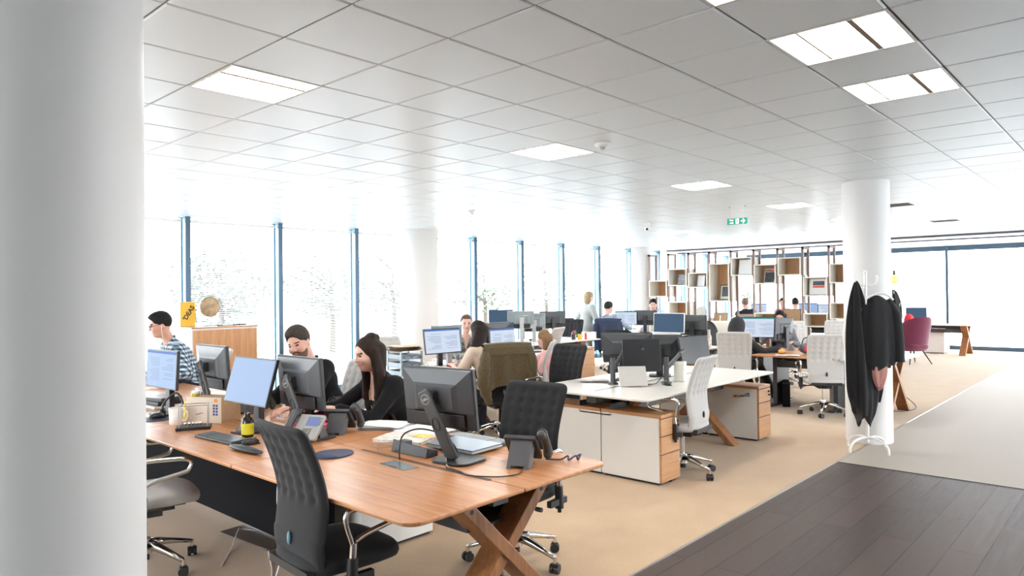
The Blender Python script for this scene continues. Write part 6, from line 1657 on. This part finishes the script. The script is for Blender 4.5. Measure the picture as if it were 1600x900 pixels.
person('man with dark hair, glasses and white earphones in a blue plaid shirt', 172, (3.24, 7.42, .60), (2.84, 7.45, 1.32), h=.0065, lean=24, head=(-6, 12, 0), hands=((2.72, 7.15, .80), (2.72, 7.62, .80)), hairc=(.018, .014, .013), top=dict(mat=plaid('blue plaid'), collar=True, sleeve=1.0), legs=JEAN, extra=specs_and_cable, skin=(.62, .34, .25))
person('bearded man in a black shirt looking down over a monitor', 182, (3.22, 4.96, .60), (2.98, 5.04, 1.225), h=.0058, scale=1.03, lean=20, side=0, head=(28, 16, 14), hands=((2.68, 4.66, .79), (2.65, 5.2, .79)), hairc=(.085, .062, .05), top=dict(mat=BLKC, collar=True), legs=JEAN, beard=(.13, .07, .045), skin=(.66, .36, .27))
person('woman with long brown hair in a black top, in profile at the near desk', 178, (3.25, 4.05, .595), (2.955, 4.085, 1.19), h=.0055, sex='f', lean=15, knees=((2.84, 4.0, .60), (2.84, 4.19, .60)), head=(-6, 13, 0), hands=((2.72, 4.10, .83), (2.68, 4.45, .79)), hairc=(.038, .022, .015), hair='half', top=dict(mat=BLKC, neck='scoop', name='top'), legs=JEAN, extra=watch_neck, skin=(.68, .41, .31))
person('woman with tied-back brown hair looking over a screen, half hidden by dark hair', 255, (6.80, 7.34, .60), (6.66, 6.95, 1.2), h=.008, sex='f', lean=22, head=(-22, 4, 0), hands=((6.95, 6.72, .79), (6.5, 6.68, .79)), hairc=(.16, .085, .05), hair='tied', top=dict(mat=FLOR, neck='v', name='blouse'), legs=JEAN, skin=(.70, .42, .34))
person('woman with long dark brown hair in a cream top, her back to the camera', 78, (5.63, 5.46, .60), (5.64, 5.70, 1.18), h=.008, sex='f', lean=18, head=(22, 6, 0), hands=((5.44, 5.90, .79), (5.75, 5.92, .79)), hairc=(.040, .026, .021), hair='long', top=dict(mat=CREAMT, sleeve=.36, loose=.01, name='blouse', fall=(-.35, .0, -1)), legs=JEAN, skin=(.70, .45, .36))
person('fair-haired person in a pale pink sweater seen from behind, sitting low', 128, (6.33, 5.40, .565), (6.42, 5.37, 1.06), h=.008, sex='f', scale=.86, lean=10, head=(-20, 8, 0), hands=((6.05, 5.42, .68), (6.2, 5.62, .70)), hairc=(.40, .23, .115), hair='bob', top=dict(mat=PINKT, loose=.008, name='sweater'), legs=JEAN, skin=(.72, .44, .36))
person('blonde woman standing by the windows in a pale grey cardigan', -12, (12.28, 9.08, .86), None, h=.010, sex='f', scale=.97, lean=6, head=(-10, 14, 0), stand=True, hands=((12.55, 9.25, .95), (12.5, 8.85, .93)), hairc=(.50, .36, .20), hair='bob', top=dict(mat=GREYK, hem=.22, loose=.014, name='cardigan'), legs=GREYK, skin=(.70, .45, .36))
person('man with short dark hair in a grey shirt sitting in front of the navy jacket', 5, (12.22, 8.30, .60), (12.22, 8.44, 1.28), h=.010, lean=8, head=(-14, 8, 0), hands=((12.62, 8.55, .79), (12.62, 8.12, .82)), hairc=(.035, .028, .025), top=dict(mat=GREYS, collar=True), legs=JEAN, skin=(.66, .42, .34))
person('man in a pale blue shirt leaning forward over the far desk', 192, (14.02, 8.02, .88), (13.60, 8.20, 1.32), h=.010, lean=48, head=(16, 10, 0), stand=True, hands=((13.36, 7.86, .77), (13.34, 8.35, .77)), hairc=(.022, .014, .012), top=dict(mat=BLUES, collar=True), legs=JEAN, skin=(.66, .40, .31))
person('person in a black hooded top sitting with their back to the camera', 2, (9.42, 4.36, .60), (9.66, 4.43, 1.10), h=.0085, sex='f', lean=22, head=(-8, 10, 0), hands=((9.85, 4.28, .79), (9.84, 3.93, .775)), hair='hood', hairc=(.02, .02, .02), top=dict(mat=mat('black hoodie', (.022, .022, .026), .95, bump=.2, nscale=40), loose=.012, name='hooded_top'), legs=mat('black leggings', (.008, .008, .009), .9), knees=((9.86, 4.46, .56), (9.84, 4.22, .56)), feet=((10.2, 4.45, .085), (10.28, 4.16, .085)), skin=(.62, .40, .30))
person('dark-haired woman in a grey cardigan facing the camera behind a screen', 192, (11.58, 4.56, .60), (11.33, 4.48, 1.165), h=.009, sex='f', lean=16, head=(6, 16, 0), hands=((11.1, 4.2, .79), (11.1, 4.75, .79)), hairc=(.012, .009, .009), hair='long', top=dict(mat=GREYC, neck='v', name='cardigan'), legs=JEAN, skin=(.58, .33, .24))
person('grey-haired man in a dark suit seen from behind through the divider', 22, (16.52, 7.30, .60), (16.65, 7.44, 1.32), h=.011, lean=8, head=(10, 0, 0), hands=((17.0, 7.7, .78), (17.1, 7.3, .78)), hairc=(.36, .27, .23), hair='thin', top=dict(mat=SUIT, collar=True, collarmat=WHITES, name='jacket'), legs=SUIT, skin=(.66, .38, .30))
person('man with dark brown hair in a white shirt seen from behind through the divider', 15, (17.25, 6.38, .60), (17.40, 6.49, 1.29), h=.011, lean=10, head=(8, 4, 0), hands=((17.75, 6.7, .79), (17.75, 6.25, .79)), hairc=(.05, .032, .025), top=dict(mat=WHITES, collar=True), legs=JEAN, skin=(.66, .40, .31))
person('person with dark hair and a pink collar facing the camera far behind the divider', 202, (19.30, 7.52, .60), (19.1, 7.47, 1.28), h=.012, sex='f', lean=10, head=(0, 6, 0), hands=((18.8, 7.2, .79), (18.8, 7.7, .79)), hairc=(.02, .015, .015), hair='short', top=dict(mat=mat('pink top', (.70, .20, .26), .8), name='blouse'), legs=JEAN, skin=(.66, .38, .32))
